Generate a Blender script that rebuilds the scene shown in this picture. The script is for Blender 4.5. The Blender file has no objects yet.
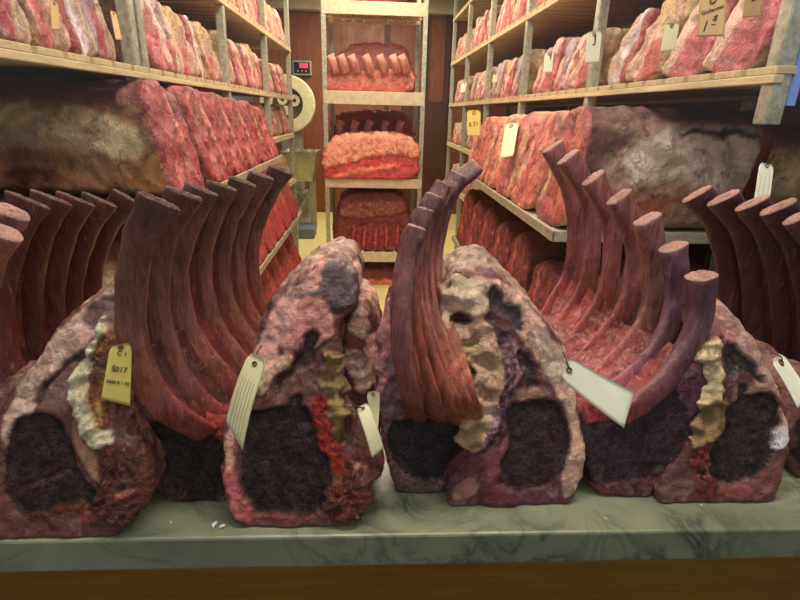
import bpy, math, random
import numpy as np
from mathutils import Vector, Matrix

# ---------------------------------------------------------------- camera, light, exposure
SC = bpy.context.scene
F_PX, PITCH, YAW, ROLL = 520.0, math.radians(19.8), math.radians(3.1), math.radians(1.45)
CAM = np.array([0.0, -0.41, 1.17])
_fw = np.array([math.sin(YAW)*math.cos(PITCH), math.cos(YAW)*math.cos(PITCH), -math.sin(PITCH)])
_rt = np.array([math.cos(YAW), -math.sin(YAW), 0.0])
_up = np.cross(_rt, _fw)
RT = math.cos(ROLL)*_rt + math.sin(ROLL)*_up
UP = -math.sin(ROLL)*_rt + math.cos(ROLL)*_up
FW = _fw
cam_data = bpy.data.cameras.new('camera')
cam_data.sensor_fit = 'HORIZONTAL'; cam_data.sensor_width = 36.0
cam_data.lens = 36.0*F_PX/800.0
cam_data.clip_start = 0.02; cam_data.clip_end = 60
cam = bpy.data.objects.new('camera', cam_data)
SC.collection.objects.link(cam)
cam.matrix_world = Matrix(((RT[0], UP[0], -FW[0], CAM[0]), (RT[1], UP[1], -FW[1], CAM[1]), (RT[2], UP[2], -FW[2], CAM[2]), (0, 0, 0, 1)))
SC.camera = cam
SC.view_settings.view_transform = 'Standard'
SC.view_settings.look = 'None'
SC.view_settings.exposure = 0.0
SC.view_settings.gamma = 1.0
SC.view_settings.use_curve_mapping = False

world = bpy.data.worlds.new('street_sky'); SC.world = world
world.use_nodes = True
_wt = world.node_tree; _bg = _wt.nodes['Background']; _bg.inputs[1].default_value = 1.0
_tc = _wt.nodes.new('ShaderNodeTexCoord'); _sx = _wt.nodes.new('ShaderNodeSeparateXYZ'); _rp = _wt.nodes.new('ShaderNodeValToRGB')
_mr = _wt.nodes.new('ShaderNodeMapRange'); _mr.inputs['From Min'].default_value = -1; _mr.inputs['From Max'].default_value = 1
_wt.links.new(_tc.outputs['Generated'], _sx.inputs[0]); _wt.links.new(_sx.outputs['Z'], _mr.inputs['Value']); _wt.links.new(_mr.outputs[0], _rp.inputs[0])
_e = _rp.color_ramp.elements
_e[0].position = .44; _e[0].color = (.055, .052, .048, 1)          # pavement and street
_e[1].position = .52; _e[1].color = (.46, .49, .52, 1)              # house fronts and sky across the street
_wt.links.new(_rp.outputs[0], _bg.inputs[0])

def area_light(name, loc, sx, sy, power, col, rot=(0, 0, 0)):
    ld = bpy.data.lights.new(name, 'AREA'); ld.shape = 'RECTANGLE'; ld.size = sx; ld.size_y = sy
    ld.energy = power; ld.color = col
    o = bpy.data.objects.new(name, ld); SC.collection.objects.link(o)
    o.location = loc; o.rotation_euler = rot
    return o
WARM = (1.0, 0.88, 0.66)
area_light('ceiling_lamp_light', (0.02, 1.55, 2.3), 0.35, 1.1, 21, (1.0, 0.90, 0.74))
area_light('ceiling_lamp_light', (0.0, 3.2, 2.3), 0.4, 1.2, 30, WARM)
area_light('ceiling_lamp_light', (-0.1, 4.8, 2.3), 0.6, 0.8, 30, WARM)
area_light('window_lamp_light', (0.12, 0.12, 2.2), 1.3, 0.16, 17, (1.0, 0.94, 0.84), (math.radians(27), 0, 0))

# ---------------------------------------------------------------- picture measurements to room coordinates
def ray(px, py):
    return FW + RT*((px-400.0)/F_PX) + UP*((300.0-py)/F_PX)
def W(px, py, Y):                       # the point of the room seen at px, py that lies at depth Y
    d = ray(px, py); t = (Y-CAM[1])/d[1]
    return CAM + d*t
def onz(px, py, z):                     # ... that lies at height z
    d = ray(px, py); t = (z-CAM[2])/d[2]
    return CAM + d*t

# ---------------------------------------------------------------- helpers
def srgb(c):
    c = np.asarray(c, float)/255.0
    return np.where(c <= 0.04045, c/12.92, ((c+0.055)/1.055)**2.4)

def _hash(ix, iy, iz, seed):
    h = (ix.astype(np.int64)*374761393 + iy.astype(np.int64)*668265263 + iz.astype(np.int64)*2147483647 + seed*974634777) & 0xffffffff
    h = ((h ^ (h >> 13))*1274126177) & 0xffffffff
    h = ((h ^ (h >> 16))*2246822519) & 0xffffffff
    return (h & 0xffffff)/float(0xffffff)*2-1
def vnoise(P, scale, seed=0, octaves=2):
    out = np.zeros(len(P)); amp = 1.0; tot = 0
    for o in range(octaves):
        Q = P*(scale*2**o) + 31.7*o + 1000
        I = np.floor(Q).astype(np.int64); f = Q-I; f = f*f*(3-2*f)
        r = 0
        for a in (0, 1):
            for b in (0, 1):
                for c in (0, 1):
                    w = (f[:, 0] if a else 1-f[:, 0])*(f[:, 1] if b else 1-f[:, 1])*(f[:, 2] if c else 1-f[:, 2])
                    r = r + w*_hash(I[:, 0]+a, I[:, 1]+b, I[:, 2]+c, seed+o*17)
        out += amp*r; tot += amp; amp *= 0.5
    return out/tot

def sstep(a, b, x):
    t = np.clip((x-a)/(b-a), 0, 1); return t*t*(3-2*t)

def poly_sd(x, z, poly):                # signed distance to a polygon, negative inside
    poly = np.asarray(poly, float); d = np.full(x.shape, 1e9); s = np.ones(x.shape)
    n = len(poly)
    for i in range(n):
        ax, az = poly[i]; bx, bz = poly[i-1]
        ex, ez = bx-ax, bz-az; wx, wz = x-ax, z-az
        t = np.clip((wx*ex+wz*ez)/(ex*ex+ez*ez+1e-12), 0, 1)
        dx, dz = wx-ex*t, wz-ez*t
        d = np.minimum(d, dx*dx+dz*dz)
        c1 = z >= az; c2 = z < bz; c3 = ex*wz > ez*wx
        flip = (c1 & c2 & c3) | (~c1 & ~c2 & ~c3)
        s = np.where(flip, -s, s)
    return s*np.sqrt(d)

def smooth_poly(poly, k=2):             # Chaikin corner cutting
    p = np.asarray(poly, float)
    for _ in range(k):
        q = np.roll(p, -1, axis=0)
        p = np.stack([p*0.75+q*0.25, p*0.25+q*0.75], 1).reshape(-1, 2)
    return p

def surface_nets(V, org, h):
    ins = V < 0
    nx, ny, nz = V.shape
    s = np.zeros((nx-1, ny-1, nz-1)); cnt = np.zeros_like(s)
    acc = [np.zeros_like(s) for _ in range(3)]
    def corner(a, b, c): return (slice(a, nx-1+a), slice(b, ny-1+b), slice(c, nz-1+c))
    for ax in range(3):
        for u in (0, 1):
            for v in (0, 1):
                A = [u, v]; A.insert(ax, 0); B = [u, v]; B.insert(ax, 1)
                va, vb = V[corner(*A)], V[corner(*B)]
                cr = (va < 0) != (vb < 0)
                t = np.where(cr, va/np.where(cr, va-vb, 1), 0)
                for k in range(3):
                    acc[k] += np.where(cr, (t if k == ax else A[k]), 0)
                cnt += cr
    m = cnt > 0
    idx = -np.ones(m.shape, int); idx[m] = np.arange(m.sum())
    I = np.argwhere(m)
    P = np.stack([acc[k][m]/cnt[m] for k in range(3)], 1) + I
    P = P*h + org
    faces = []
    for ax in range(3):
        o1, o2 = [a for a in range(3) if a != ax]
        sh = list(V.shape)
        sl0 = [slice(None)]*3; sl1 = [slice(None)]*3
        sl0[ax] = slice(0, sh[ax]-1); sl1[ax] = slice(1, sh[ax])
        for o in (o1, o2):
            sl0[o] = slice(1, sh[o]-1); sl1[o] = slice(1, sh[o]-1)
        a = ins[tuple(sl0)]; b = ins[tuple(sl1)]
        E = np.argwhere(a != b); av = a[a != b]
        E[:, o1] += 1; E[:, o2] += 1
        def cell(d1, d2):
            C = E.copy(); C[:, o1] -= d1; C[:, o2] -= d2
            return idx[C[:, 0], C[:, 1], C[:, 2]]
        q = np.stack([cell(1, 1), cell(0, 1), cell(0, 0), cell(1, 0)], 1)
        rev = av if ax != 1 else ~av
        q = np.where(rev[:, None], q, q[:, ::-1])
        faces.append(q)
    Fq = np.concatenate(faces)
    return P, Fq

def mesh_normals(P, Fq):
    n = np.cross(P[Fq[:, 2]]-P[Fq[:, 0]], P[Fq[:, 3]]-P[Fq[:, 1]])
    N = np.zeros_like(P)
    for k in range(4): np.add.at(N, Fq[:, k], n)
    return N/(np.linalg.norm(N, axis=1, keepdims=True)+1e-12)

def raw_mesh(name, P, Fq, col=None, smooth=True):
    me = bpy.data.meshes.new(name)
    Fq = np.asarray(Fq)
    me.vertices.add(len(P)); me.vertices.foreach_set('co', np.asarray(P, np.float32).ravel())
    me.loops.add(Fq.size); me.loops.foreach_set('vertex_index', Fq.ravel().astype(np.int32))
    k = Fq.shape[1]
    me.polygons.add(len(Fq)); me.polygons.foreach_set('loop_start', (np.arange(len(Fq))*k).astype(np.int32))
    me.polygons.foreach_set('loop_total', np.full(len(Fq), k, np.int32))
    me.polygons.foreach_set('use_smooth', np.full(len(Fq), smooth))
    if col is not None:
        at = me.attributes.new('Col', 'FLOAT_COLOR', 'POINT')
        c = np.ones((len(P), 4), np.float32); c[:, :3] = col
        at.data.foreach_set('color', c.ravel())
    me.update(calc_edges=True); me.validate()
    return me

def link(name, me, mat=None, parent=None, loc=None):
    o = bpy.data.objects.new(name, me); SC.collection.objects.link(o)
    if mat is not None and me is not None and not me.materials:
        for m in (mat if isinstance(mat, (list, tuple)) else [mat]): me.materials.append(m)
    if parent is not None: o.parent = parent
    if loc is not None: o.location = loc
    return o
def tag(o, label, cat, group=None):
    o['label'] = label; o['category'] = cat
    if group: o['group'] = group
    return o
def thing(name, label, cat, loc=(0, 0, 0), rz=0, group=None):
    o = bpy.data.objects.new(name, None); SC.collection.objects.link(o)
    o.empty_display_size = 0.05
    o.location = loc; o.rotation_euler = (0, 0, rz)
    return tag(o, label, cat, group)
def structure(o):
    o['kind'] = 'structure'; return o
def dup(root, loc, rz=0, sc=None, label=None, group=None):
    r = root.copy(); SC.collection.objects.link(r); r.location = loc; r.rotation_euler = (0, 0, rz)
    if sc: r.scale = sc
    if label: r['label'] = label
    if group: r['group'] = group
    for ch in list(root.children):
        c = ch.copy(); SC.collection.objects.link(c); c.parent = r
        for g in ch.children:
            d = g.copy(); SC.collection.objects.link(d); d.parent = c
    return r

class MB:                               # collects boxes and tubes into one mesh
    def __init__(s): s.v = []; s.f = []
    def box(s, x0, x1, y0, y1, z0, z1, M=None):
        b = len(s.v)
        for x in (x0, x1):
            for y in (y0, y1):
                for z in (z0, z1):
                    p = Vector((x, y, z))
                    if M is not None: p = M @ p
                    s.v.append(tuple(p))
        for q in ((0, 1, 3, 2), (4, 6, 7, 5), (0, 4, 5, 1), (2, 3, 7, 6), (0, 2, 6, 4), (1, 5, 7, 3)):
            s.f.append([b+i for i in q])
        return s
    def tube(s, pts, r, n=10):
        pts = [np.array(p, float) for p in pts]; rings = []
        for i, p in enumerate(pts):
            t = pts[min(i+1, len(pts)-1)]-pts[max(i-1, 0)]; t = t/np.linalg.norm(t)
            a = np.cross(t, (0, 0, 1)) if abs(t[2]) < .95 else np.cross(t, (1, 0, 0))
            a /= np.linalg.norm(a); b2 = np.cross(t, a)
            rr = r[i] if isinstance(r, (list, tuple)) else r
            base = len(s.v)
            for k in range(n):
                an = 2*math.pi*k/n
                s.v.append(tuple(p+rr*(math.cos(an)*a+math.sin(an)*b2)))
            rings.append(base)
        for i in range(len(rings)-1):
            for k in range(n):
                s.f.append([rings[i]+k, rings[i]+(k+1) % n, rings[i+1]+(k+1) % n, rings[i+1]+k])
        s.f.append([rings[0]+k for k in range(n)][::-1]); s.f.append([rings[-1]+k for k in range(n)])
        return s
    def disc(s, c, r0, r1, y0, y1, n=40):   # ring or cylinder with its axis along y; r0 inner radius
        b = len(s.v)
        for (r, y) in ((r1, y0), (r1, y1), (r0, y1), (r0, y0)):
            for k in range(n):
                an = 2*math.pi*k/n
                s.v.append((c[0]+r*math.cos(an), y, c[2]+r*math.sin(an)))
        for j in range(4):
            for k in range(n):
                s.f.append([b+j*n+k, b+j*n+(k+1) % n, b+((j+1) % 4)*n+(k+1) % n, b+((j+1) % 4)*n+k])
        return s
    def mesh(s, name):
        me = bpy.data.meshes.new(name); me.from_pydata(s.v, [], s.f); me.update(); me.validate(); return me
    def build(s, name, mat, parent=None, bevel=0.0, smooth=False, loc=None):
        o = link(name, s.mesh(name), mat, parent, loc)
        if bevel:
            m = o.modifiers.new('soft_edge', 'BEVEL'); m.width = bevel; m.segments = 2; m.limit_method = 'ANGLE'
        if smooth:
            for p in o.data.polygons: p.use_smooth = True
        return o

# ---------------------------------------------------------------- materials
class NT:
    def __init__(s, name):
        s.m = bpy.data.materials.new(name); s.m.use_nodes = True; s.t = s.m.node_tree
        s.b = s.t.nodes['Principled BSDF']
        s.co = s.t.nodes.new('ShaderNodeTexCoord').outputs['Object']
    def n(s, typ, **kw):
        nd = s.t.nodes.new(typ)
        for k, v in kw.items():
            if k.startswith('i_'):
                key = k[2:]; key = int(key) if key.isdigit() else key.replace('_', ' ')
                if hasattr(v, 'is_linked') or isinstance(v, bpy.types.NodeSocket): s.t.links.new(v, nd.inputs[key])
                else: nd.inputs[key].default_value = v
            else: setattr(nd, k, v)
        return nd
    def noise(s, scale, detail=4, rough=.6, vec=None, dist=0):
        nd = s.n('ShaderNodeTexNoise', i_Scale=scale, i_Detail=detail, i_Roughness=rough, i_Distortion=dist)
        s.t.links.new(vec if vec is not None else s.co, nd.inputs['Vector'])
        return nd.outputs['Fac']
    def mapping(s, scale=(1, 1, 1), rot=(0, 0, 0)):
        nd = s.n('ShaderNodeMapping'); nd.inputs['Scale'].default_value = scale; nd.inputs['Rotation'].default_value = rot
        s.t.links.new(s.co, nd.inputs['Vector']); return nd.outputs[0]
    def ramp(s, fac, stops):
        nd = s.n('ShaderNodeValToRGB'); s.t.links.new(fac, nd.inputs[0])
        e = nd.color_ramp.elements
        while len(e) < len(stops): e.new(0.5)
        for k, (p, c) in enumerate(stops):
            e[k].position = p; e[k].color = (*c[:3], 1) if hasattr(c, '__len__') else (c, c, c, 1)
        return nd.outputs[0]
    def mix(s, fac, a, b, mode='MIX'):
        nd = s.n('ShaderNodeMix', data_type='RGBA', blend_type=mode)
        for v, k in ((fac, 0), (a, 6), (b, 7)):
            if isinstance(v, bpy.types.NodeSocket): s.t.links.new(v, nd.inputs[k])
            elif k == 0: nd.inputs[0].default_value = v
            else: nd.inputs[k].default_value = (*v[:3], 1)
        return nd.outputs[2]
    def math(s, op, a, b=0.5):
        nd = s.n('ShaderNodeMath', operation=op)
        for k, v in enumerate((a, b)):
            if isinstance(v, bpy.types.NodeSocket): s.t.links.new(v, nd.inputs[k])
            else: nd.inputs[k].default_value = v
        return nd.outputs[0]
    def bump(s, h, strength, dist):
        nd = s.n('ShaderNodeBump', i_Strength=strength, i_Distance=dist); s.t.links.new(h, nd.inputs['Height'])
        s.t.links.new(nd.outputs[0], s.b.inputs['Normal'])
    def out(s, col=None, rough=None, metal=None, spec=None):
        for v, k in ((col, 'Base Color'), (rough, 'Roughness'), (metal, 'Metallic'), (spec, 'Specular IOR Level')):
            if v is None: continue
            if isinstance(v, bpy.types.NodeSocket): s.t.links.new(v, s.b.inputs[k])
            else: s.b.inputs[k].default_value = (*v[:3], 1) if hasattr(v, '__len__') else v
        return s.m

def meat_material(name, base=None, fine=260, var=.55, marbling=0.0, fibre=(1, 1, 1), rough=.5, bump=.6, dist=.003, veincol=(.62, .45, .40), mscale=95, spec=.45, crs=1.0, flk=.35, patch=0.0, patchcol=(.075, .028, .03), pscale=26, palecol=(.66, .50, .42)):
    t = NT(name)
    if base is None:
        col = t.n('ShaderNodeAttribute', attribute_name='Col').outputs['Color']
    else:
        col = t.mix(0.0, base, base)
    fv = t.mapping(fibre)
    n1 = t.noise(fine*.28, 5, .65, fv, .6)
    n2 = t.noise(fine, 5, .7, fv)
    n5 = t.noise(fine*2.6, 3, .7, fv)
    v = t.ramp(n1, [(.30, 1-var*.55), (.5, 1.04), (.72, 1+var*.6)])
    col = t.mix(1.0, col, v, 'MULTIPLY')
    v2 = t.ramp(n2, [(.34, 1-var*.75), (.66, 1+var*.6)])
    col = t.mix(1.0, col, v2, 'MULTIPLY')
    col = t.mix(1.0, col, t.ramp(n5, [(.36, 1-var*.45), (.64, 1+var*.4)]), 'MULTIPLY')
    # redder and browner patches
    n3 = t.noise(38, 3, .6, None, .4)
    tint = t.ramp(n3, [(.35, (1.08, .91, .88)), (.55, (1, 1, 1)), (.72, (.92, .98, .92))])
    col = t.mix(.8, col, tint, 'MULTIPLY')
    if patch:                                  # dried, darkened stains with ragged edges
        pn = t.noise(pscale, 9, .68, fv, 1.8)
        pm = t.ramp(pn, [(.49, 0.0), (.535, patch*.75), (.62, patch)])
        col = t.mix(pm, col, t.mix(.86, col, patchcol))
        pp = t.ramp(t.noise(pscale*1.7, 8, .66, fv, 1.2), [(.57, 0.0), (.63, patch*.5)])
        col = t.mix(pp, col, t.mix(.55, col, palecol))
    # dried creases and flecks
    cn = t.noise(fine*.17, 6, .68, fv, 1.1)
    cr = t.math('ABSOLUTE', t.math('SUBTRACT', cn, .5), 0)
    cmask = t.ramp(t.noise(24, 3, .6), [(.50, 0.0), (.66, .8*crs)])
    crease = t.ramp(cr, [(.0, .38), (.012, .7), (.03, 1.0)])
    col = t.mix(cmask, col, t.mix(1.0, col, crease, 'MULTIPLY'))
    fl = t.ramp(t.noise(fine*.8, 5, .7, fv, .5), [(.60, 0.0), (.70, flk)])
    col = t.mix(fl, col, (.70, .56, .50))
    if marbling:
        w = t.noise(mscale, 5, .62, fv, 1.6)
        r = t.math('ABSOLUTE', t.math('SUBTRACT', w, .5), 0)
        line = t.ramp(r, [(.0, 1.0), (.022, .55), (.05, 0.0)])
        big = t.ramp(t.noise(55, 2, .5), [(.42, 0.0), (.62, 1.0)])
        col = t.mix(t.math('MULTIPLY', t.math('MULTIPLY', line, big), marbling), col, veincol)
    h = t.math('ADD', t.math('ADD', t.math('MULTIPLY', n1, 1.0), t.math('MULTIPLY', n2, .7)), t.math('MULTIPLY', t.math('MULTIPLY', t.ramp(cr, [(0, 0.0), (.035, 1.0)]), .6), cmask))
    t.bump(h, bump, dist)
    rg = t.ramp(n1, [(.3, rough-.12), (.7, min(1, rough+.18))])
    return t.out(col, rg, 0, spec)

M = {}
M['fat'] = meat_material('dried_fat_crust', flk=.2, var=.25, patch=.6, pscale=22, rough=.46, bump=.75, dist=.0035, spec=.55)
M['lean'] = meat_material('dry_aged_lean', palecol=(.16, .10, .09), var=.75, patch=.6, patchcol=(.01, .007, .009), pscale=48, marbling=.55, rough=.6, bump=.9, veincol=(.14, .10, .095), mscale=120, spec=.16, crs=.7, flk=.06)
M['bone'] = meat_material('bone_and_chine', var=.5, patch=.9, pscale=34, rough=.42, bump=1.0, dist=.006)
M['kidney'] = meat_material('lumpy_kidney_fat', var=.22, patch=.45, patchcol=(.16, .08, .045), pscale=40, rough=.42, bump=.8, dist=.004, spec=.55)
M['rib'] = meat_material('rib_membrane', palecol=(.36, .19, .17), var=.45, patch=.45, pscale=22, fine=200, fibre=(1, 1, .12), rough=.34, bump=.8, dist=.003, spec=.55, crs=.6, flk=.25)
M['inter'] = meat_material('intercostal_meat', palecol=(.5, .24, .19), var=.5, patch=.75, pscale=34, fine=230, fibre=(1, 1, .22), rough=.42, bump=.9, dist=.004, spec=.5, crs=.9, flk=.2)
M['darkbone'] = meat_material('dark_dried_bone_end', base=srgb((112, 86, 78)), fine=400, var=.8, rough=.7, bump=1, dist=.003)
M['side'] = meat_material('fatty_flank_crust', var=.14, patch=.5, pscale=5, patchcol=(.13, .06, .04), fine=150, rough=.5, bump=.9, dist=.007, flk=.2)
M['cutbone'] = meat_material('sawn_bone_end', base=srgb((168, 128, 118)), fine=500, var=.6, rough=.7, bump=.7, dist=.002)
M['fresh'] = meat_material('marbled_cut_face', palecol=(.62, .25, .22), var=.42, patch=.75, pscale=17, patchcol=(.16, .02, .03), fine=150, marbling=.45, rough=.42, bump=1.0, dist=.006, veincol=(.74, .36, .32), mscale=85, flk=.25)
M['small'] = meat_material('shelf_meat_crust', var=.32, patch=.5, pscale=16, patchcol=(.2, .05, .05), fine=150, marbling=.35, rough=.5, bump=.9, dist=.007, veincol=(.80, .66, .62), mscale=45)

def m_marble():
    t = NT('green_grey_marble')
    a = t.noise(9, 6, .6, t.mapping((1, 1, 1), (0, 0, .6)), 1.4)
    r = t.math('ABSOLUTE', t.math('SUBTRACT', a, .5), 0)
    vein = t.ramp(r, [(0, 1.0), (.015, .7), (.05, .25), (.12, 0)])
    cloud = t.ramp(t.noise(5, 5, .55), [(.3, srgb((118, 124, 100))), (.55, srgb((150, 152, 122))), (.75, srgb((174, 172, 138)))])
    col = t.mix(t.math('MULTIPLY', vein, t.ramp(t.noise(4, 2), [(.40, .1), (.58, .95)])), cloud, srgb((54, 64, 58)))
    sp = t.ramp(t.noise(160, 3), [(.66, 0), (.8, .35)])
    col = t.mix(sp, col, srgb((90, 80, 60)))
    t.bump(t.noise(70, 3), .12, .002)
    return t.out(col, t.ramp(t.noise(14, 4), [(.3, .22), (.7, .5)]), 0, .5)
M['marble'] = m_marble()
def m_wood(name, c1, c2, rough=.5, axis=0, scale=6, grime=.3):
    t = NT(name)
    sc = [14, 14, 14]; sc[axis] = 1.2
    g = t.noise(scale, 6, .65, t.mapping(tuple(sc)), .8)
    col = t.ramp(g, [(.28, c1), (.72, c2)])
    col = t.mix(t.ramp(t.noise(5, 5, .6), [(.45, 0), (.75, grime)]), col, tuple(x*.35 for x in c1))
    t.bump(g, .25, .002)
    return t.out(col, t.ramp(t.noise(9, 3), [(.3, rough-.1), (.7, rough+.15)]), 0, .4)
M['front_wood'] = m_wood('varnished_brown_wood', srgb((116, 78, 2)), srgb((142, 98, 8)), .42, 0)
M['shelf_wood'] = m_wood('pale_pine_shelf', srgb((178, 154, 116)), srgb((220, 202, 164)), .6, 1)
M['shelf_wood_x'] = m_wood('pale_pine_slat', srgb((170, 146, 108)), srgb((212, 192, 152)), .6, 0)
M['wall_wood'] = m_wood('red_brown_panel', srgb((106, 56, 28)), srgb((150, 90, 52)), .45, 2, 4)
M['dark_wood'] = m_wood('dark_brown_panel', srgb((62, 30, 16)), srgb((92, 50, 28)), .55, 2, 4)
def m_metal(name, c1, c2, rough=.4, metal=.8, scale=40):
    t = NT(name)
    n = t.noise(scale, 5, .65)
    col = t.ramp(n, [(.3, c1), (.7, c2)])
    t.bump(n, .15, .002)
    return t.out(col, t.ramp(t.noise(25, 3), [(.3, rough-.1), (.7, rough+.15)]), metal, .5)
M['galv'] = m_metal('galvanised_post', srgb((140, 142, 124)), srgb((206, 206, 186)), .42, .55, 60)
M['steel'] = m_metal('brushed_steel', srgb((168, 168, 156)), srgb((206, 204, 190)), .3, .85, 20)
M['tray'] = m_metal('worn_steel_tray', srgb((170, 164, 142)), srgb((214, 208, 184)), .4, .45, 30)
M['rackmetal'] = m_metal('cream_rack_metal', srgb((196, 180, 148)), srgb((226, 212, 182)), .45, .15, 30)
def m_plain(name, c, rough=.6, metal=0, var=.12, scale=20, emit=None):
    t = NT(name)
    n = t.noise(scale, 4, .6)
    c = srgb(c) if max(c) > 1.5 else np.array(c)
    col = t.ramp(n, [(.3, tuple(c*(1-var))), (.7, tuple(np.minimum(1, c*(1+var))))])
    if emit:
        t.b.inputs['Emission Color'].default_value = (*emit[:3], 1); t.b.inputs['Emission Strength'].default_value = emit[3]
    return t.out(col, rough, metal, .4)
M['plaster'] = m_plain('cream_plaster', (196, 184, 158), .85)
M['dull_wall'] = m_plain('dull_brown_wall', (88, 64, 50), .85)
M['grey_wall'] = m_plain('blue_grey_cold_wall', (104, 108, 122), .7)
M['card'] = m_plain('buff_tag_card', (226, 218, 172), .8, 0, .05, 60)
M['card_yellow'] = m_plain('yellow_tag_card', (212, 192, 104), .8, 0, .06, 60)
M['card_pale'] = m_plain('pale_tag_card', (232, 230, 206), .8, 0, .05, 60)
M['card_kraft'] = m_plain('kraft_tag_card', (206, 170, 122), .8, 0, .06, 60)
M['ink'] = m_plain('black_ink', (24, 22, 26), .7)
M['string'] = m_plain('dark_string', (60, 46, 40), .8)
M['eyelet'] = m_plain('brown_eyelet', (108, 76, 34), .5)
M['scale_face'] = m_plain('cream_enamel', (214, 208, 172), .35)
M['scale_dark'] = m_plain('dark_scale_hub', (84, 70, 56), .5)
M['black'] = m_plain('black_plastic', (26, 24, 24), .35)
M['red_led'] = m_plain('red_led_digits', (200, 10, 20), .4, emit=(1, .03, .06, 6))
M['plastic'] = m_plain('bluish_plastic_film', (172, 176, 196), .25)
M['blue_reflection'] = m_plain('blue_reflection_colour', (120, 150, 230), .25)  # plain blue that stands in for reflected light
M['lamp'] = m_plain('lamp_diffuser', (250, 240, 215), .5, emit=(1, .86, .62, 6))
M['rubber'] = m_plain('black_rubber', (40, 38, 36), .6)
def m_floor():
    t = NT('yellow_terrazzo')
    v = t.n('ShaderNodeTexVoronoi', i_Scale=60.0); t.t.links.new(t.co, v.inputs['Vector'])
    col = t.mix(t.ramp(v.outputs['Distance'], [(.2, .0), (.6, .6)]), srgb((244, 234, 168)), srgb((222, 206, 130)))
    return t.out(col, .4, 0, .4)
M['floor'] = m_floor()
def m_glass():
    t = NT('window_glass')
    tr = t.n('ShaderNodeBsdfTransparent'); gl = t.n('ShaderNodeBsdfGlossy'); gl.inputs['Roughness'].default_value = .02
    lw = t.n('ShaderNodeLayerWeight'); lw.inputs['Blend'].default_value = .5
    p5 = t.math('POWER', lw.outputs['Facing'], 5.0); fr = t.n('ShaderNodeMath', operation='MULTIPLY_ADD')
    t.t.links.new(p5, fr.inputs[0]); fr.inputs[1].default_value = .5; fr.inputs[2].default_value = .016
    mx = t.n('ShaderNodeMixShader')
    t.t.links.new(fr.outputs[0], mx.inputs[0]); t.t.links.new(tr.outputs[0], mx.inputs[1]); t.t.links.new(gl.outputs[0], mx.inputs[2])
    t.t.links.new(mx.outputs[0], t.t.nodes['Material Output'].inputs['Surface'])
    return t.m
M['glass'] = m_glass()

# ---------------------------------------------------------------- the room
CT = 0.75; CE = .022                               # counter top height
def sbox(name, mat, *a, bevel=0):
    return structure(MB().box(*a).build(name, mat, bevel=bevel))
sbox('floor', M['floor'], -2.2, 2.2, -.02, 6.2, -.05, 0)
sbox('ceiling', M['plaster'], -2.2, 2.2, -.02, 6.2, 2.42, 2.47)
sbox('wall_left', M['grey_wall'], -1.45, -1.38, -.02, 6.2, 0, 2.42)
sbox('wall_right', M['dull_wall'], 1.62, 1.70, -.02, 6.2, 0, 2.42)
sbox('wall_back', M['wall_wood'], -1.38, 1.62, 6.0, 6.08, 0, 2.42)
sbox('trim_1', M['plaster'], -1.38, 1.62, 5.86, 6.0, 2.18, 2.42)
sbox('trim_2', M['dark_wood'], .30, .80, 5.93, 6.0, 0, 1.30)
for i, x in enumerate((.10, .52, .78)):
    sbox('trim_%d' % (3+i), M['dark_wood'], x, x+.05, 5.92, 6.0, .0, 2.18)
c = MB().box(-.62, 1.2, CE, .60, CT-.042, CT).build('marble_counter', M['marble'], bevel=.003)
tag(c, 'pale green-grey veined marble counter slab along the bottom of the window', 'counter')
w = MB().box(-.615, 1.19, CE+.002, .59, 0.0, CT-.0421).build('counter_base', M['front_wood'], bevel=.002)
tag(w, 'dark varnished wooden base below the marble slab', 'counter base')
g = thing('window', 'glass pane of the shop window in front of the meat', 'window', (0, -.02, CT-.2)); 
g['kind'] = 'structure'; g.name = 'window_1'
MB().box(-1.2, 1.2, -.003, .003, .0, 1.67).build('pane', M['glass'], g)
# lamps on the ceiling
for (x, y, sx, sy, lab) in ((.02, 1.55, .35, 1.1, 'nearest long ceiling lamp over the front of the aisle'), (0, 3.2, .4, 1.2, 'long ceiling lamp above the tall middle rack'),
                            (-.1, 4.8, .6, .8, 'square ceiling lamp at the back of the aisle'), (.12, .12, 1.3, .16, 'strip lamp across the top of the shop window')):
    z = 2.33 if y > 1 else 2.23
    t = thing('ceiling_lamp', lab, 'lamp', (x, y, z), 0, None)
    MB().box(-sx/2-.03, sx/2+.03, -sy/2-.03, sy/2+.03, .0, .06 if y > 1 else .05).build('housing', M['galv'], t)
    if y < 1:
        for q in (-.5, .5): MB().box(q-.01, q+.01, -.01, .01, .05, .19).build('hanger', M['galv'], t)
    else:
        MB().box(-.02, .02, -.02, .02, .06, .09).build('hanger', M['galv'], t)
    MB().box(-sx/2, sx/2, -sy/2, sy/2, -.008, .0).build('diffuser', M['lamp'], t)
# ---------------------------------------------------------------- meat builders
PARTMAT = {'fat_cap': 'fat', 'eye_muscle': 'lean', 'chine_bone': 'bone', 'kidney_fat': 'kidney', 'cut_face': 'fresh', 'tenderloin': 'lean', 'flank': 'fat', 'meat_block': 'small'}

def split_parts(root, P, Fq, col, lab, names, org, mats=None):
    """share one continuous surface out into part meshes by the label of its faces"""
    fl = lab[Fq]                                   # label per corner
    f = np.where(fl[:, 0] == fl[:, 1], fl[:, 0], np.where(fl[:, 2] == fl[:, 3], fl[:, 2], fl[:, 0]))
    N = mesh_normals(P, Fq)
    for k, nm in enumerate(names):
        sel = Fq[f == k]
        if len(sel) < 6: continue
        u, inv = np.unique(sel.ravel(), return_inverse=True)
        me = raw_mesh(nm, P[u]-org, inv.reshape(-1, 4), col[u])
        me.normals_split_custom_set_from_vertices([tuple(n) for n in N[u]])
        link(nm, me, M[(mats or {}).get(nm, PARTMAT.get(nm, 'fat'))], root)

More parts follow.
